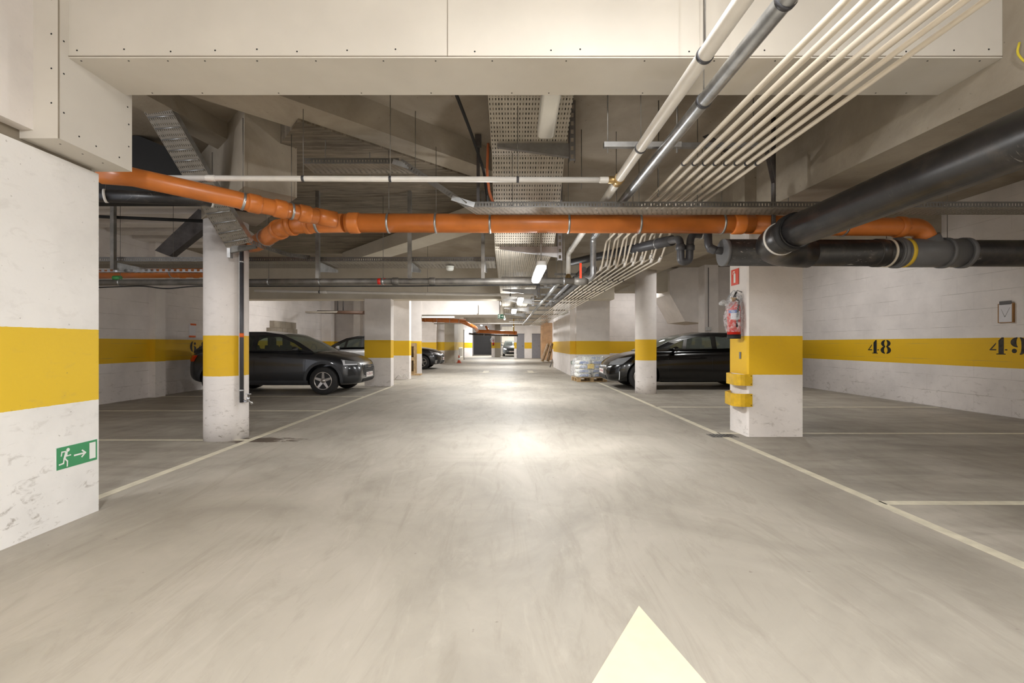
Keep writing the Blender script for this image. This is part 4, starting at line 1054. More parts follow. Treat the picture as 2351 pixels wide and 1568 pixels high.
# tap pipe on the left column
tp = empty('water_tap', (-3.31, 5.72, .44), 'small chrome tap at the foot of the pipe beside the left round column', 'tap')
MB().tube([(-3.315, 5.66, .50), (-3.24, 5.66, .48), (-3.20, 5.66, .49), (-3.17, 5.66, .45)], .013, 10).build('spout', 'chrome', tp)
MB().lathe([(.018, .48), (.018, .53), (.008, .54), (.008, .57)], (-3.225, 5.66, 0), 'z', 12).build('body', 'chrome', tp)
MB().obox((-3.26, 5.66, .575), (-3.19, 5.66, .575), .014, .01).build('handle', 'chrome', tp)
dp = pipe('tap_supply_pipe', 'dark insulated vertical pipe down the right side of the left round column', 'pipe',
     [(-3.305, 5.66, .47), (-3.305, 5.66, 2.35)], .024, 'darkgrey', R=0, clamps=(.08, .93), n=14)
MB().tube([(-3.305, 5.66, 1.28), (-3.305, 5.66, 1.33)], .0255, 14).build('orange_tape', 'orangetape', dp, 'orange tape band')
MB().tube([(-3.332, 5.66, .5), (-3.332, 5.66, 2.3)], .008, 10).build('side_conduit', 'whitepipe', dp)
# loose white wires at foot of second pillar
MB().tube(fillet([(-3.75, 15.2, .02), (-3.6, 15.1, .18), (-3.5, 15.15, .05), (-3.42, 15.1, .22), (-3.32, 15.2, .02)], .06, 4), .012, 6).build(
    'loose_wire', 'whitepipe', None, 'tangle of white wire at the foot of the middle left pillar', 'wire')
# smoke detector
sd = empty('smoke_detector', at(1033, 612, 6.6), 'round white smoke detector under the left tray near the lit lamp', 'smoke detector')
q = at(1033, 616, 6.5)
MB().lathe([(.02, -.035), (.045, -.03), (.055, -.01), (.055, .02)], q, 'z', 20).build('cover', 'signwhite', sd)
MB().lathe([(.06, .02), (.06, .03)], q, 'z', 20).build('base', 'signwhite', sd)
# junction box + conduit behind black car
jx = empty('switch_box', at(1626, 750, 14.95), 'small grey junction box with a conduit above, over the black car roof', 'box')
q = at(1626, 755, 14.97)
MB().box(q.x-.08, q.x+.08, q.y-.05, q.y, q.z-.06, q.z+.06).build('box', 'lampbody', jx)
MB().tube([q+V((0, -.02, .06)), V((q.x, q.y-.02, 3.7))], .01, 8).build('conduit', 'darkgrey', jx)
# yellow cable at upper right
pipe('yellow_cable', 'yellow cable hanging at the top right edge', 'cable', [(3.06, 2.72, 3.0), (3.05, 2.725, 2.94), (3.05, 2.68, 2.85), (3.06, 2.6, 2.8), (3.06, 2.45, 2.78)], .006, 'yelcable', R=.06, n=8)
# white luminaire on right far wall
MB().box(2.27, 2.35, 17.7, 19.5, 2.42, 2.50).build('wall_light', 'signwhite', None, 'long white unlit light fitting on the right aisle wall below the thin pipes', 'wall light')
# rolled-steel fluorescent on far white beam
MB().box(-3.4, -2.1, 18.02, 18.12, 2.22, 2.29).build('ceiling_light', 'signwhite', None, 'long unlit white fitting under the white beam at left', 'ceiling light')
MB().box(-1.23, -1.17, 18.1, 18.2, 2.40, 2.75).build('conduit_box', 'lampbody', None, 'short white conduit on the face of the white beam', 'conduit')
# traffic cone
cn = empty('traffic_cone', (-3.02, 28.4, 0), 'small orange and white traffic cone at the stair core foot', 'cone')
MB().box(-3.17, -2.87, 28.25, 28.55, 0, .03).build('base', 'cone', cn)
MB().lathe([(.11, .03), (.085, .17)], (-3.02, 28.4, 0), 'z', 18).build('lower_cone', 'cone', cn)
MB().lathe([(.085, .17), (.06, .32)], (-3.02, 28.4, 0), 'z', 18).build('white_band', 'signwhite', cn)
MB().lathe([(.06, .32), (.02, .50)], (-3.02, 28.4, 0), 'z', 18).build('tip', 'cone', cn)
# pallets
def pallet(root_name, label, M4, w=1.2, d=.8, group=None):
    """pallet in local coords (x: width, y: depth, z: up), transformed by matrix M4"""
    root = empty(root_name, M4 @ V((0, 0, 0)), label, 'pallet', group)
    def bx_(nm, *b):
        m = MB().box(*b)
        m.v = [M4 @ v for v in m.v]; m.build(nm, 'wood', root)
    for i in range(5): bx_('deck_board', -w/2, w/2, -d/2+i*(d-.12)/4, -d/2+i*(d-.12)/4+.12, .122, .144)
    for i in range(3): bx_('stringer_board', -w/2+i*(w-.12)/2, -w/2+i*(w-.12)/2+.12, -d/2, d/2, .10, .122)
    for i in range(3):
        for j in range(3): bx_('block', -w/2+i*(w-.12)/2, -w/2+i*(w-.12)/2+.12, -d/2+j*(d-.1)/2, -d/2+j*(d-.1)/2+.1, .022, .10)
    for j in range(3): bx_('base_board', -w/2, w/2, -d/2+j*(d-.1)/2, -d/2+j*(d-.1)/2+.1, 0, .022)
    return root
pallet('wooden_pallet', 'flat wooden pallet under the wrapped bags beside the black car nose', Matrix.Translation((2.62, 14.65, 0)) @ Matrix.Rotation(.08, 4, 'Z'), .95, .8)
# bags
bz = .146
def bag(x, y, z, w, d, h, rot, label, mat='bag', seed=0, letters=None):
    n = 14; vs = []; rnd = random.Random(seed); fs = []
    prof = [(0, -h/2), (.75, -h/2), (.97, -h*.30), (1, 0), (.97, h*.30), (.75, h/2), (0, h/2)]
    m = 28
    for r, hh in prof:
        for k in range(m):
            a = 2*PI*k/m; c, s = math.cos(a), math.sin(a)
            q = (abs(c)**4+abs(s)**4)**-.25
            vs.append((r*q*c*w/2, r*q*s*d/2, hh+.012*math.sin(3*a+seed)*r))
    fs = [(i*m+k, i*m+(k+1) % m, (i+1)*m+(k+1) % m, (i+1)*m+k) for i in range(len(prof)-1) for k in range(m)]
    M4 = Matrix.Translation((x, y, z+h/2)) @ Matrix.Rotation(rot, 4, 'Z')
    mb = MB().add([M4 @ V(v) for v in vs], fs, True)
    o = mb.build('cement_bag', mat, None, label, 'bag', 'paper bags stacked on the wrapped pallet')
    pr = MB()
    for k in range(2):
        pr.add([M4 @ V((-.16+.02*k, -d/2-.004, -h*.2+k*h*.28)), M4 @ V((.12, -d/2-.004, -h*.2+k*h*.28)), M4 @ V((.12, -d/2-.004, -h*.05+k*h*.28)), M4 @ V((-.16+.02*k, -d/2-.004, -h*.05+k*h*.28))], [(0, 1, 2, 3)])
    pr.build('blue_print', 'blue', o)
    return o
ords = ['bottom', 'second', 'third', 'top']
for i in range(4):
    bag(2.40+.02*(i % 2), 14.52, bz+i*.132, .50, .62, .13, .05*(-1)**i, 'white paper bag on the wrapped pallet, left stack, %s bag' % ords[i], seed=i)
    bag(2.88-.01*(i % 2), 14.60, bz+i*.132, .46, .62, .13, .06*(-1)**i, 'white paper bag on the wrapped pallet, right stack, %s bag' % ords[i], seed=i+7)
bx5 = MB().box(2.46, 3.02, 14.4, 14.95, bz+.53, bz+.64).build('labelled_box', 'bag', None, 'flat white box with blue lettering on top of the bag stacks', 'box')
MB().box(2.50, 2.70, 14.185, 14.20, .42, .57).build('yellow_notice', 'yellowlabel', None, 'square yellow label on the front of the wrapped pallet load', 'label')
def text(s, name, M4, size, mat, parent):
    cu = bpy.data.curves.new('t', 'FONT'); cu.body = s; cu.size = size; cu.align_x = 'CENTER'; cu.align_y = 'CENTER'; cu.extrude = .0005
    ob = bpy.data.objects.new('t', cu); C.objects.link(ob)
    dg = bpy.context.evaluated_depsgraph_get(); dg.update()
    me = bpy.data.meshes.new_from_object(ob.evaluated_get(dg)); bpy.data.objects.remove(ob); bpy.data.curves.remove(cu)
    me.transform(M4); off = ORG[parent.name]
    me.transform(Matrix.Translation(-off)); me.materials.clear(); me.materials.append(M[mat]); me.name = name
    o = bpy.data.objects.new(name, me); C.objects.link(o); o.parent = parent
    return o
text('MP 75', 'lettering', Matrix.Translation((2.80, 14.394, bz+.588)) @ Matrix.Rotation(PI/2, 4, 'X'), .105, 'blue', bx5)
wr = crumpled('wrap', [(.62, .15), (.66, .22), (.66, .32), (.64, .42), (.62, .52), (.58, .62), (.5, .72), (.36, .80), (.2, .82), (.03, .80)], (2.64, 14.6, 0), 'film', '', '', amp=.05, n=60, seed=3, sc=(.95, .80))
wr.build('plastic_wrap', 'film', None, 'clear plastic film draped over the pallet of bags', 'plastic film')
# upright pallets by third pillar
upm = Matrix.Translation((-3.66, 17.6, .62)) @ Matrix.Rotation(PI/2, 4, 'X') @ Matrix.Rotation(PI/2, 4, 'Z')
pallet('wooden_pallet', 'wooden pallet standing on end in front of the third left pillar', Matrix.Translation((-3.70, 17.62, .62)) @ Matrix.Rotation(PI/2, 4, 'Y') @ Matrix.Rotation(.0, 4, 'Z'), 1.2, .5)
MB().box(-3.75, -3.3, 17.2, 17.6, 0, .05).build('wood_offcut', 'wood', None, 'low wooden offcut lying in front of the upright pallet', 'wood')
# leaning pallets far right
pallet('wooden_pallet', 'front one of the wooden pallets leaning in the far right corner', Matrix.Translation((2.52, 29.5, .60)) @ Matrix.Rotation(math.radians(-70), 4, 'Y'), 1.2, .8)
pallet('wooden_pallet', 'rear wooden pallet leaning in the far right corner', Matrix.Translation((2.85, 29.9, .62)) @ Matrix.Rotation(math.radians(-76), 4, 'Y'), 1.2, .8)
pn = MB()
MB().box(2.50, 3.28, 33.2, 33.26, 0, 2.72).build('plywood_panel', 'ply', None, 'tall plywood panel standing behind the leaning pallets', 'panel')
MB().tube([(2.16, 23.1, .0), (2.30, 23.2, .42)], .02, 8).build('metal_prop', 'darksteel', None, 'thin dark prop leaning on the far right wall', 'prop')

# ================================================================== CARS
def lerp_tab(tab, x, i):
    for a, b in zip(tab, tab[1:]):
        if a[0] <= x <= b[0]: return a[i]+(b[i]-a[i])*(x-a[0])/(b[0]-a[0])
    return tab[0][i] if x < tab[0][0] else tab[-1][i]
def solid(mb, name, mats, mods):
    """temporary object -> modifiers applied -> mesh"""
    me = mb.mesh(name, mats, V()); ob = bpy.data.objects.new('tmp', me); C.objects.link(ob)
    for f in mods: f(ob)
    dg = bpy.context.evaluated_depsgraph_get(); dg.update()
    out = bpy.data.meshes.new_from_object(ob.evaluated_get(dg)); bpy.data.objects.remove(ob)
    out.name = name; return out
def link(me, name, parent, mat=None, label=None):
    o = bpy.data.objects.new(name, me); C.objects.link(o); o.parent = parent; ORG[o.name] = V()
    if mat: me.materials.clear(); me.materials.append(M[mat])
    return tag(o, label)
def wheel(parent, x, y, R, sgn, wr=.235, rimr=.215, spokes=5, rimmat='rim'):
    root = empty('wheel', (0, 0, 0)); root.parent = parent; root.location = (x, y, R); ORG[root.name] = V()
    hw = wr/2
    MB().lathe([(rimr, -hw), (R*.93, -hw), (R*.985, -hw*.75), (R, -hw*.4), (R, hw*.4), (R*.985, hw*.75), (R*.93, hw), (rimr, hw), (rimr, -hw)], (0, 0, 0), 'y', 40).build('tyre', 'tyre', root)
    MB().lathe([(rimr*.98, -hw*.8), (rimr*.98, sgn*hw*.1)], (0, 0, 0), 'y', 30).build('inner_disc', 'rimblack', root)
    rm = MB(); ys = sgn*hw
    rm.lathe([(rimr*.90, ys*.92), (rimr*.92, ys*1.0), (rimr, ys*1.0), (rimr*1.0, ys*.3), (rimr*.93, ys*.3), (rimr*.90, ys*.92)], (0, 0, 0), 'y', 40)
    rm.lathe([(.001, ys*.9), (.055, ys*.88), (.06, ys*.55), (.001, ys*.5)], (0, 0, 0), 'y', 20)
    for k in range(spokes):
        a = 2*PI*k/spokes+.3; c, s = math.cos(a), math.sin(a); t = (-s, c)
        vs = []
        for r, w, yy in ((.03, .034, ys*.86), (rimr*.93, .024, ys*.95)):
            for sw in (-1, 1):
                for dy in (0, -sgn*.035): vs.append((c*r+t[0]*w*sw, yy+dy, s*r+t[1]*w*sw))
        rm.add(vs, [(0, 1, 3, 2), (4, 6, 7, 5), (0, 2, 6, 4), (1, 5, 7, 3), (0, 4, 5, 1), (2, 3, 7, 6)])
    rm.build('rim', rimmat, root)
def car(name, label, T, X, Y, yaw, detail=True):
    root = empty(name, (0, 0, 0), label, 'car')
    ORG[root.name] = V()
    Ln = T['L']; x0 = -Ln/2; S = T['st']
    # lower body cage
    vs = []; ring = 13
    for x, w, zb, zs, zd in S:
        zm = zb+(zs-zb)*.45
        half = [(0, zb), (w*.55, zb), (w*.9, zb+.01), (w*.985, zb+.10), (w, zm), (w*.985, zs-.10), (w*.93, zs), (w*.78, zd-(zd-zs)*.25-.0), (w*.42, zd), (0, zd+.012)]
        full = [(-y, z) for y, z in reversed(half[1:-1])]
        loop = half+[(-y, z) for y, z in reversed(half[1:-1])]
        vs += [(x+x0, y, z) for y, z in loop]
    n = len(loop); m = len(S)
    fs = [(i*n+k, i*n+(k+1) % n, (i+1)*n+(k+1) % n, (i+1)*n+k) for i in range(m-1) for k in range(n)]
    # end caps as strips
    def cap(b):
        out = []
        for k in range(1, n//2): pass
        tops = list(range(0, n//2+1)); bots = [0]+[n-k for k in range(1, n//2)]+[n//2]
        for a_, b2 in zip(range(n//2), range(n//2)):
            l0, l1 = tops[a_], tops[a_+1]; r0, r1 = bots[a_], bots[a_+1]
            f = [b+l0, b+l1, b+r1, b+r0]
            f = list(dict.fromkeys(f)); out.append(tuple(f))
        return out
    fs += cap(0)+cap((m-1)*n)
    mb = MB().add(vs, fs, True)
    cut = MB(); WR_ = T['R']+.055
    for ax in T['axles']:
        for s in (-1, 1): cut.lathe([(WR_, s*(T['hw']+.1)), (WR_, s*(T['hw']-.34))], (ax+x0, 0, T['R']+.01), 'y', 40)
    cme = cut.mesh('cut', 'black', V()); co = bpy.data.objects.new('cut', cme); C.objects.link(co)
    def sub(ob): md = ob.modifiers.new('s', 'SUBSURF'); md.levels = 2; md.render_levels = 2
    def boo(ob):
        md = ob.modifiers.new('b', 'BOOLEAN'); md.operation = 'DIFFERENCE'; md.object = co; md.solver = 'EXACT'
    body = solid(mb, 'body', T['paint'], [sub])
    bmb = MB(); me2 = body.copy()
    tmp = bpy.data.objects.new('tmp', body); C.objects.link(tmp); boo(tmp)
    dg = bpy.context.evaluated_depsgraph_get(); dg.update()
    bo = bpy.data.meshes.new_from_object(tmp.evaluated_get(dg)); bpy.data.objects.remove(tmp); bpy.data.objects.remove(co)
    bo.name = 'body'
    bmm = bmesh.new(); bmm.from_mesh(bo)
    for e in bmm.edges:
        if len(e.link_faces) == 2 and e.calc_face_angle(0) > math.radians(38): e.smooth = False
    bmm.to_mesh(bo)
    for p in bo.polygons: p.use_smooth = True
    link(bo, 'body', root, None)
    bo.materials.clear(); bo.materials.append(M[T['paint']])
    bf = bmesh.new(); bf.from_mesh(me2); bvh = BVHTree.FromBMesh(bf)
    # dark wheel housings behind wheels
    # greenhouse ----------------------------------------------------
    G = T['roof']; tum = T.get('tumble', .42)
    def ysurf(x, z):
        w = lerp_tab(S, x, 1); zs = lerp_tab(S, x, 3)
        w0 = min(w, T['hw'])*.945
        return max(.2, w0-tum*max(0, z-zs+.03))
    outline = G+[(G[-1][0]+.03, T['belt']-.05), (G[0][0]-.03, T['belt']-.05)]
    wins = T['wins']
    for s in (-1, 1):
        loops = [[V((x, z, 0)) for x, z in outline]]+[[V((x, z, 0)) for x, z in w] for w in wins]
        tri = tessellate_polygon(loops); flat = [p for l in loops for p in l]
        vs = [(p.x+x0, s*ysurf(p.x, p.y), p.y) for p in flat]; k = len(vs)
        vs2 = [(v[0], v[1]-s*.035, v[2]) for v in vs]
        f = [tuple(t) for t in tri]+[tuple(i+k for i in reversed(t)) for t in tri]
        b0 = 0
        for l in loops:
            q = len(l); f += [(b0+i, b0+(i+1) % q, k+b0+(i+1) % q, k+b0+i) for i in range(q)]; b0 += q
        MB().add(vs+vs2, f).build('window_frame', T.get('frame', T['paint']), root)
        for w in wins:
            q = len(w)
            MB().add([(x+x0, s*(ysurf(x, z)-.015), z) for x, z in w]+[(x+x0, s*(ysurf(x, z)-.019), z) for x, z in w], [tuple(range(q)), tuple(range(2*q-1, q-1, -1))]).build('side_window', 'carglass', root)
    def over(i0, i1, mat, nm, inset=0, th=.02, ny=12):
        pts = []
        for i in range(i0, i1):
            (xa, za), (xb, zb) = G[i], G[i+1]
            for t in range(4): pts.append((xa+(xb-xa)*t/4, za+(zb-za)*t/4))
        pts.append(G[i1])
        vs = []; N_ = ny+1
        for li in (0, 1):
            for x, z in pts:
                for j in range(N_):
                    u = -1+2*j/ny; y = ysurf(x, z)*u*(1-inset)
                    cr = (1-u*u)
                    bul = T['crown'](x)
                    vs.append((x+x0+bul[0]*cr, y, z+bul[1]*cr-li*th))
        P_ = len(pts)
        f = [(i*N_+j, i*N_+j+1, (i+1)*N_+j+1, (i+1)*N_+j) for i in range(P_-1) for j in range(ny)]
        b = P_*N_
        f += [(b+i*N_+j, b+(i+1)*N_+j, b+(i+1)*N_+j+1, b+i*N_+j+1) for i in range(P_-1) for j in range(ny)]
        MB().add(vs, f, True).build(nm, mat, root)
    wi, ri = T['split']
    over(0, wi, 'carglass', 'windshield', .04); over(wi, ri, T['paint'], 'roof'); over(ri, len(G)-1, 'carglass', 'rear_window', .04)
    # interior
    cx = T['seatx']
    for sx in cx:
        for s in (-1, 1):
            if s == 0: continue
            st = MB()
            prof = [(.0, .55), (.10, .55), (.02, 1.0), (-.03, 1.16), (-.13, 1.16), (-.14, 1.0)]
            st.prism([(sx+x0+a, b) for a, b in prof], s*.36-.23, s*.36+.23, 'y')
            st.prism([(sx+x0-.12, 1.16), (sx+x0-.03, 1.16), (sx+x0-.03, 1.33), (sx+x0-.08, 1.36), (sx+x0-.12, 1.33)], s*.36-.12, s*.36+.12, 'y')
            st.build('seat', 'seat', root)
    MB().box(cx[-1]-.6+x0 if len(cx) > 1 else .4+x0, cx[0]+.95+x0, -.72, .72, T['belt']-.10, T['belt']-.05).build('dashboard', 'seat', root)
    MB().tube([(cx[0]+.72+x0, .36-.17+.17*math.cos(a*PI/8), T['belt']+.0+.17*math.sin(a*PI/8)) for a in range(17)], .014, 6).build('steering_wheel', 'seat', root)
    # mirrors
    mx, mz = T['mirror']
    for s in (-1, 1):
        y = s*(T['hw']+.06)
        mb = MB(); vs = []; rx, ry, rz = .09, .11, .07
        for i in range(7):
            th_ = PI*i/6
            for j in range(12):
                ph = 2*PI*j/12
                vs.append((mx+x0+rx*math.sin(th_)*math.cos(ph)*(1.1 if math.cos(ph) > 0 else .5), y+ry*math.cos(th_), mz+rz*math.sin(th_)*math.sin(ph)))
        mb.add(vs, [(i*12+j, i*12+(j+1) % 12, (i+1)*12+(j+1) % 12, (i+1)*12+j) for i in range(6) for j in range(12)], True)
        mb.obox((mx+x0+.02, y-s*.16, mz-.06), (mx+x0, y-s*.02, mz-.03), .05, .03)
        mb.build('wing_mirror', T['paint'], root)
    for ax in T['axles']:
        for s in (-1, 1): wheel(root, ax+x0, s*(T['hw']-.135), T['R'], s, rimr=T['R']*T.get('rimf', .64), spokes=T.get('spokes', 5))
    def decal(poly, frm, mat, nm, lift=.006, sub_=3, clip=None, parent=root):
        """polygon drawn in a side (x,z) / front or rear (y,z) view and laid onto the body"""
        bm = bmesh.new()
        tri = tessellate_polygon([[V((a, b, 0)) for a, b in poly]])
        bv_ = [bm.verts.new((a, b, 0)) for a, b in poly]
        for t in tri:
            try: bm.faces.new([bv_[i] for i in t])
            except ValueError: pass
        bmesh.ops.subdivide_edges(bm, edges=bm.edges, cuts=sub_, use_grid_fill=True)
        bmesh.ops.triangulate(bm, faces=bm.faces)
        vs = []; ok = []
        for i, v in enumerate(bm.verts):
            v.index = i
            a, b = v.co.x, v.co.y
            if frm in ('L', 'R'):
                s = 1 if frm == 'L' else -1; org = V((a+x0, s*3, b)); d = V((0, -s, 0))
            else:
                s = 1 if frm == 'F' else -1; org = V((s*6, a, b)); d = V((-s, 0, 0))
            h, nn, _, dist = bvh.ray_cast(org, d)
            if h is None: ok.append(False); vs.append(V((0, 0, 0)))
            else:
                ok.append(True)
                if nn.dot(d) > 0: nn = -nn
                vs.append(h+nn*lift)
        f = [tuple(v.index for v in fc.verts) for fc in bm.faces if all(ok[v.index] for v in fc.verts)]
        bm.free()
        if f: return MB().add(vs, f, True).build(nm, mat, parent)
    T['decals'](decal, root, x0, T)
    bf.free()
    root.location = (X, Y, 0); root.rotation_euler = (0, 0, yaw)
    return root
def rect(a0, a1, b0, b1): return [(a0, b0), (a1, b0), (a1, b1), (a0, b1)]
def plate_text(root, s, x, z, tilt=0, y=0, w=.50):
    M4 = Matrix.Translation((x, y, z)) @ Matrix.Rotation(PI/2, 4, 'Z') @ Matrix.Rotation(PI/2, 4, 'X')
    p = MB().box(x-.014, x-.002, y-w/2, y+w/2, z-.058, z+.058).build('number_plate', 'plate', root)
    text(s, 'plate_lettering', Matrix.Translation((.0, 0, 0)) @ M4, .095, 'plateink', p)
def seams(decal, T, xs, zlo, zhi, side):
    for x in xs: decal(rect(x-.004, x+.004, zlo, zhi), side, 'black', 'door_gap', .002, 3)
def dec_suv(decal, root, x0, T):
    Ln = T['L']
    for s in ('L', 'R'):
        decal(rect(1.15, 3.02-.1, .20, .34), s, 'cladding', 'sill_cladding', .006)
        seams(decal, T, (1.67, 2.86), .36, .98, s)
        for hx in (1.78, 2.72-.9): pass
        decal(rect(1.80, 1.98, .865, .885), s, 'black', 'door_handle', .02, 2)
        sy = 1 if s == 'L' else -1
        for ax in T['axles']:
            R1, R2 = T['R']+.055, T['R']+.12
            cres = [(ax+R1*math.cos(a), T['R']+.01+R1*math.sin(a)) for a in [math.radians(d) for d in range(-8, 189, 12)]]
            cres += [(ax+R2*math.cos(a), T['R']+.01+R2*math.sin(a)) for a in [math.radians(d) for d in range(184, -9, -12)]]
            decal(cres, s, 'cladding', 'arch_trim', .006, 2)
        # headlight wraps from the side
        decal([(Ln-.42, .83), (Ln-.10, .76), (Ln-.09, .69), (Ln-.33, .685)], s, 'headlight', 'headlight', .008, 3)
        decal([(Ln-.38, .80), (Ln-.335, .80), (Ln-.31, .72), (Ln-.10, .715), (Ln-.09, .69), (Ln-.345, .69)], s, 'lightbar', 'daytime_light', .012, 3)
        decal([(Ln-.24, .60), (Ln-.16, .59), (Ln-.10, .47), (Ln-.25, .43)], s, 'black', 'air_intake', .006, 3)
        decal([(.02, .92), (.30, .92), (.22, .78), (.02, .78)], s, 'taillight', 'tail_light', .01, 3)
    decal([(-.38, .70), (.38, .70), (.44, .60), (.36, .40), (-.36, .40), (-.44, .60)], 'F', 'chrome', 'grille_frame', .008, 4)
    decal([(-.35, .68), (.35, .68), (.41, .60), (.335, .42), (-.335, .42), (-.41, .60)], 'F', 'black', 'grille', .014, 4)
    for i in range(4):
        decal(rect(-.34, .34, .47+i*.05, .482+i*.05), 'F', 'darkgrey', 'grille_bar', .022, 4)
    decal(rect(-.45, .45, .27, .35), 'F', 'black', 'lower_intake', .008, 4)
    for s in (-1, 1):
        decal([(s*.50, .74), (s*.74, .79), (s*.74, .70), (s*.50, .66)], 'F', 'headlight', 'headlight', .008, 3)
    for k in range(4):
        c = -.09+k*.06
        rg = [(c+.038*math.cos(a*PI/8), .645+.038*math.sin(a*PI/8)) for a in range(16)]+[(c+.028*math.cos(a*PI/8), .645+.028*math.sin(a*PI/8)) for a in range(16)]
        for a in range(0, 16, 2):
            q = [rg[a], rg[(a+2) % 16], rg[16+(a+2) % 16], rg[16+a]]
            decal(q, 'F', 'chrome', 'ring_emblem', .026, 1) if T.get('emblem') else None
    plate_text(root, T.get('plate', '1-DRK-57'), Ln/2+.028, .44)
SUV0 = dict(L=4.2, hw=.90, R=.33, axles=(.77, 3.37), paint='car_grey', belt=1.02, tumble=.40, emblem=True, plate='1-CTA-217', rimf=.64,
    st=[(0, .56, .48, .72, .82), (.04, .74, .36, .92, 1.0), (.22, .84, .26, .98, 1.05), (.77, .89, .21, 1.0, 1.05), (1.4, .90, .20, 1.0, 1.02), (2.2, .90, .20, .99, 1.01),
        (2.9, .90, .20, .97, 1.02), (3.2, .90, .20, .95, 1.03), (3.5, .885, .21, .90, .99), (3.8, .86, .21, .84, .93), (4.0, .80, .22, .76, .85), (4.13, .70, .24, .66, .76), (4.19, .60, .30, .56, .68), (4.2, .52, .36, .5, .62)],
    roof=[(3.12, 1.01), (2.72, 1.24), (2.30, 1.42), (1.85, 1.48), (1.2, 1.48), (.82, 1.43), (.64, 1.37), (.15, 1.03)], split=(2, 6),
    crown=lambda x: (.10 if x > 2.4 else (-.08 if x < .4 else 0), .03 if .4 < x < 2.6 else .01),
    wins=[[(2.88, 1.045), (2.62, 1.21), (2.25, 1.36), (1.95, 1.385), (1.72, 1.385), (1.72, 1.045)], [(1.62, 1.045), (1.62, 1.385), (1.1, 1.35), (.85, 1.24), (.75, 1.07)]],
    seatx=(1.95, 1.05), mirror=(2.72, 1.07), decals=dec_suv)
def clone(T, **k):
    d = dict(T); d.update(k); return d
def scaled(T, L_, paint, **k):
    f = L_/T['L']
    return clone(T, L=L_, paint=paint, st=[(x*f,)+tuple(r) for x, *r in T['st']], axles=tuple(a*f for a in T['axles']), roof=[(x*f, z) for x, z in T['roof']],
                 wins=[[(x*f, z) for x, z in w] for w in T['wins']], seatx=tuple(s*f for s in T['seatx']), mirror=(T['mirror'][0]*f, T['mirror'][1]),
                 crown=lambda x, c=T['crown']: c(x/f), **k)
SUV = scaled(SUV0, 4.08, 'car_grey')
car('car', 'dark grey compact SUV parked on the left, nose towards the aisle', SUV, -5.55, 11.52, 0)
def dec_sedan(decal, root, x0, T):
    Ln = T['L']
    for s in ('L', 'R'):
        seams(decal, T, (2.15, 3.28), .34, 1.0, s)
        for hx in (2.28, 1.25): decal(rect(hx, hx+.17, .83, .85), s, 'car_black', 'door_handle', .012, 2)
        decal([(Ln-.62, .86), (Ln-.30, .80), (Ln-.12, .70), (Ln-.14, .64), (Ln-.36, .66)], s, 'headlight', 'headlight', .008, 3)
        decal([(Ln-.30, .48), (Ln-.285, .48), (Ln-.285, .26), (Ln-.30, .26)], s, 'lightbar', 'bumper_blade', .008, 2)
        decal(rect(1.5, Ln-1.35, .19, .23), s, 'black', 'sill_trim', .006)
        decal([(.02, .92), (.32, .93), (.26, .86), (.02, .86)], s, 'taillight', 'tail_light', .01, 3)
    decal([(-.42, .36), (.42, .36), (.5, .26), (-.5, .26)], 'F', 'black', 'lower_intake', .008, 3)
    for s in (-1, 1): decal([(s*.50, .70), (s*.72, .74), (s*.72, .66), (s*.50, .63)], 'F', 'headlight', 'headlight', .008, 3)
    plate_text(root, '1-HKP-402', Ln/2+.02, .46)
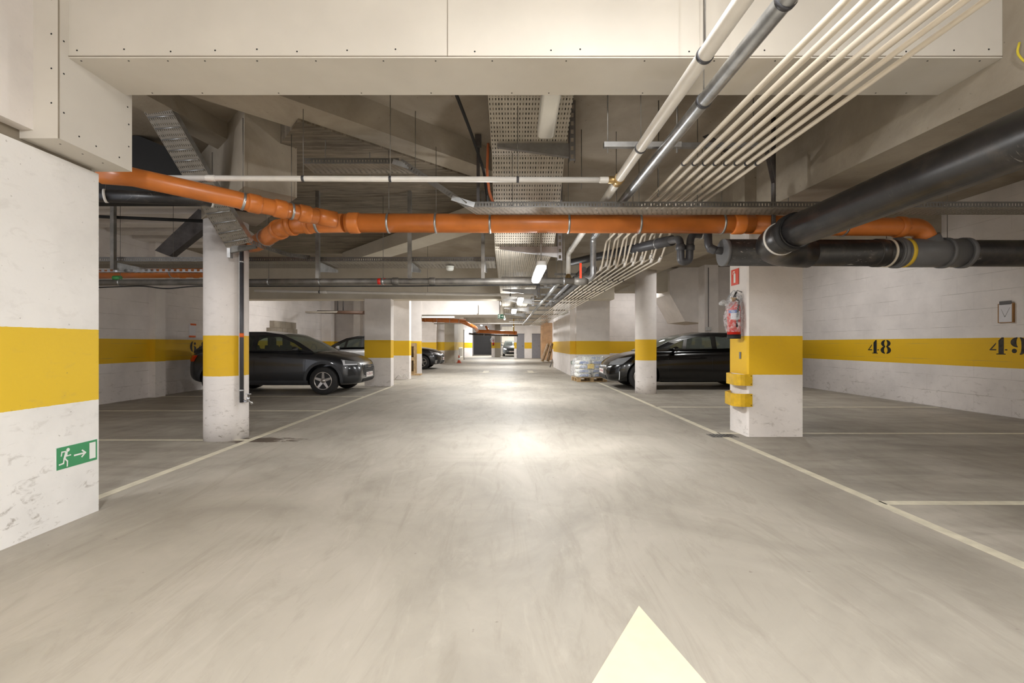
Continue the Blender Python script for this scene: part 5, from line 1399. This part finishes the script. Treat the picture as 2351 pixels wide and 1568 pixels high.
SED = dict(L=4.80, hw=.94, R=.355, axles=(1.0, 3.92), paint='car_black', belt=1.03, tumble=.36, rimf=.70,
    st=[(0, .55, .50, .74, .86), (.05, .72, .38, .90, 1.0), (.3, .86, .28, .98, 1.07), (1.0, .93, .22, 1.0, 1.05), (1.8, .94, .19, 1.0, 1.02), (2.6, .94, .19, .99, 1.01),
        (3.3, .94, .19, .97, 1.02), (3.6, .93, .19, .95, 1.02), (3.95, .92, .20, .91, .99), (4.25, .89, .20, .84, .92), (4.5, .82, .20, .74, .83), (4.68, .71, .20, .63, .72), (4.77, .60, .24, .54, .62), (4.80, .50, .30, .48, .55)],
    roof=[(3.78, 1.0), (3.25, 1.25), (2.85, 1.40), (2.3, 1.485), (1.7, 1.48), (1.15, 1.39), (.7, 1.25), (.25, 1.06)], split=(2, 5),
    crown=lambda x: (.10 if x > 3.0 else 0, .03 if 1.0 < x < 3.1 else .015),
    wins=[[(3.28, 1.07), (3.08, 1.20), (2.83, 1.30), (2.90, 1.07)], [(2.80, 1.07), (2.74, 1.32), (2.45, 1.385), (2.12, 1.395), (2.12, 1.07)], [(2.0, 1.07), (2.0, 1.395), (1.6, 1.37), (1.25, 1.26), (1.1, 1.1)]],
    seatx=(2.35, 1.35), mirror=(3.1, 1.06), decals=dec_sedan)
car('car', 'glossy black car parked on the right behind the round column, nose towards the aisle', SED, 5.02, 12.62, PI)
def dec_min(decal, root, x0, T):
    Ln = T['L']
    for s in ('L', 'R'):
        decal([(Ln-.55, .88), (Ln-.12, .74), (Ln-.12, .66), (Ln-.36, .70)], s, 'headlight', 'headlight', .008, 3)
        decal([(.02, .92), (.30, .92), (.22, .80), (.02, .80)], s, 'taillight', 'tail_light', .01, 3)
        decal([(Ln-.25, .42), (Ln-.15, .44), (Ln-.19, .28), (Ln-.27, .28)], s, 'chrome', 'bumper_trim', .01, 2)
    decal(rect(-.5, .5, .25, .42), 'F', 'black', 'lower_intake', .008, 3)
    decal(rect(-.55, .55, .56, .66), 'F', 'black', 'grille', .008, 3)
    for s in (-1, 1): decal([(s*.50, .74), (s*.76, .79), (s*.76, .68), (s*.50, .62)], 'F', 'lightbar', 'headlight', .010, 3)
    plate_text(root, '1-ABX-390', Ln/2+.03, .48)
car('car', 'silver car half hidden behind the first left pillar, nose to the wall', scaled(SED, 3.75, 'car_silver', decals=dec_min, frame='car_black'), -5.66, 17.7, PI)
car('car', 'dark navy crossover whose nose shows behind the third left pillar', scaled(SUV, 4.3, 'car_navy', decals=dec_min, emblem=False), -5.10, 20.35-.0, 0) if False else None
car('car', 'dark navy crossover whose nose shows behind the third left pillar', scaled(SUV, 4.3, 'car_navy', decals=dec_min, emblem=False), -5.28, 22.1, 0)
car('car', 'grey-green car at the far end of the garage facing the camera', scaled(SUV, 4.3, 'car_bronze', decals=dec_min, emblem=False), .42, 44.0, -PI/2)
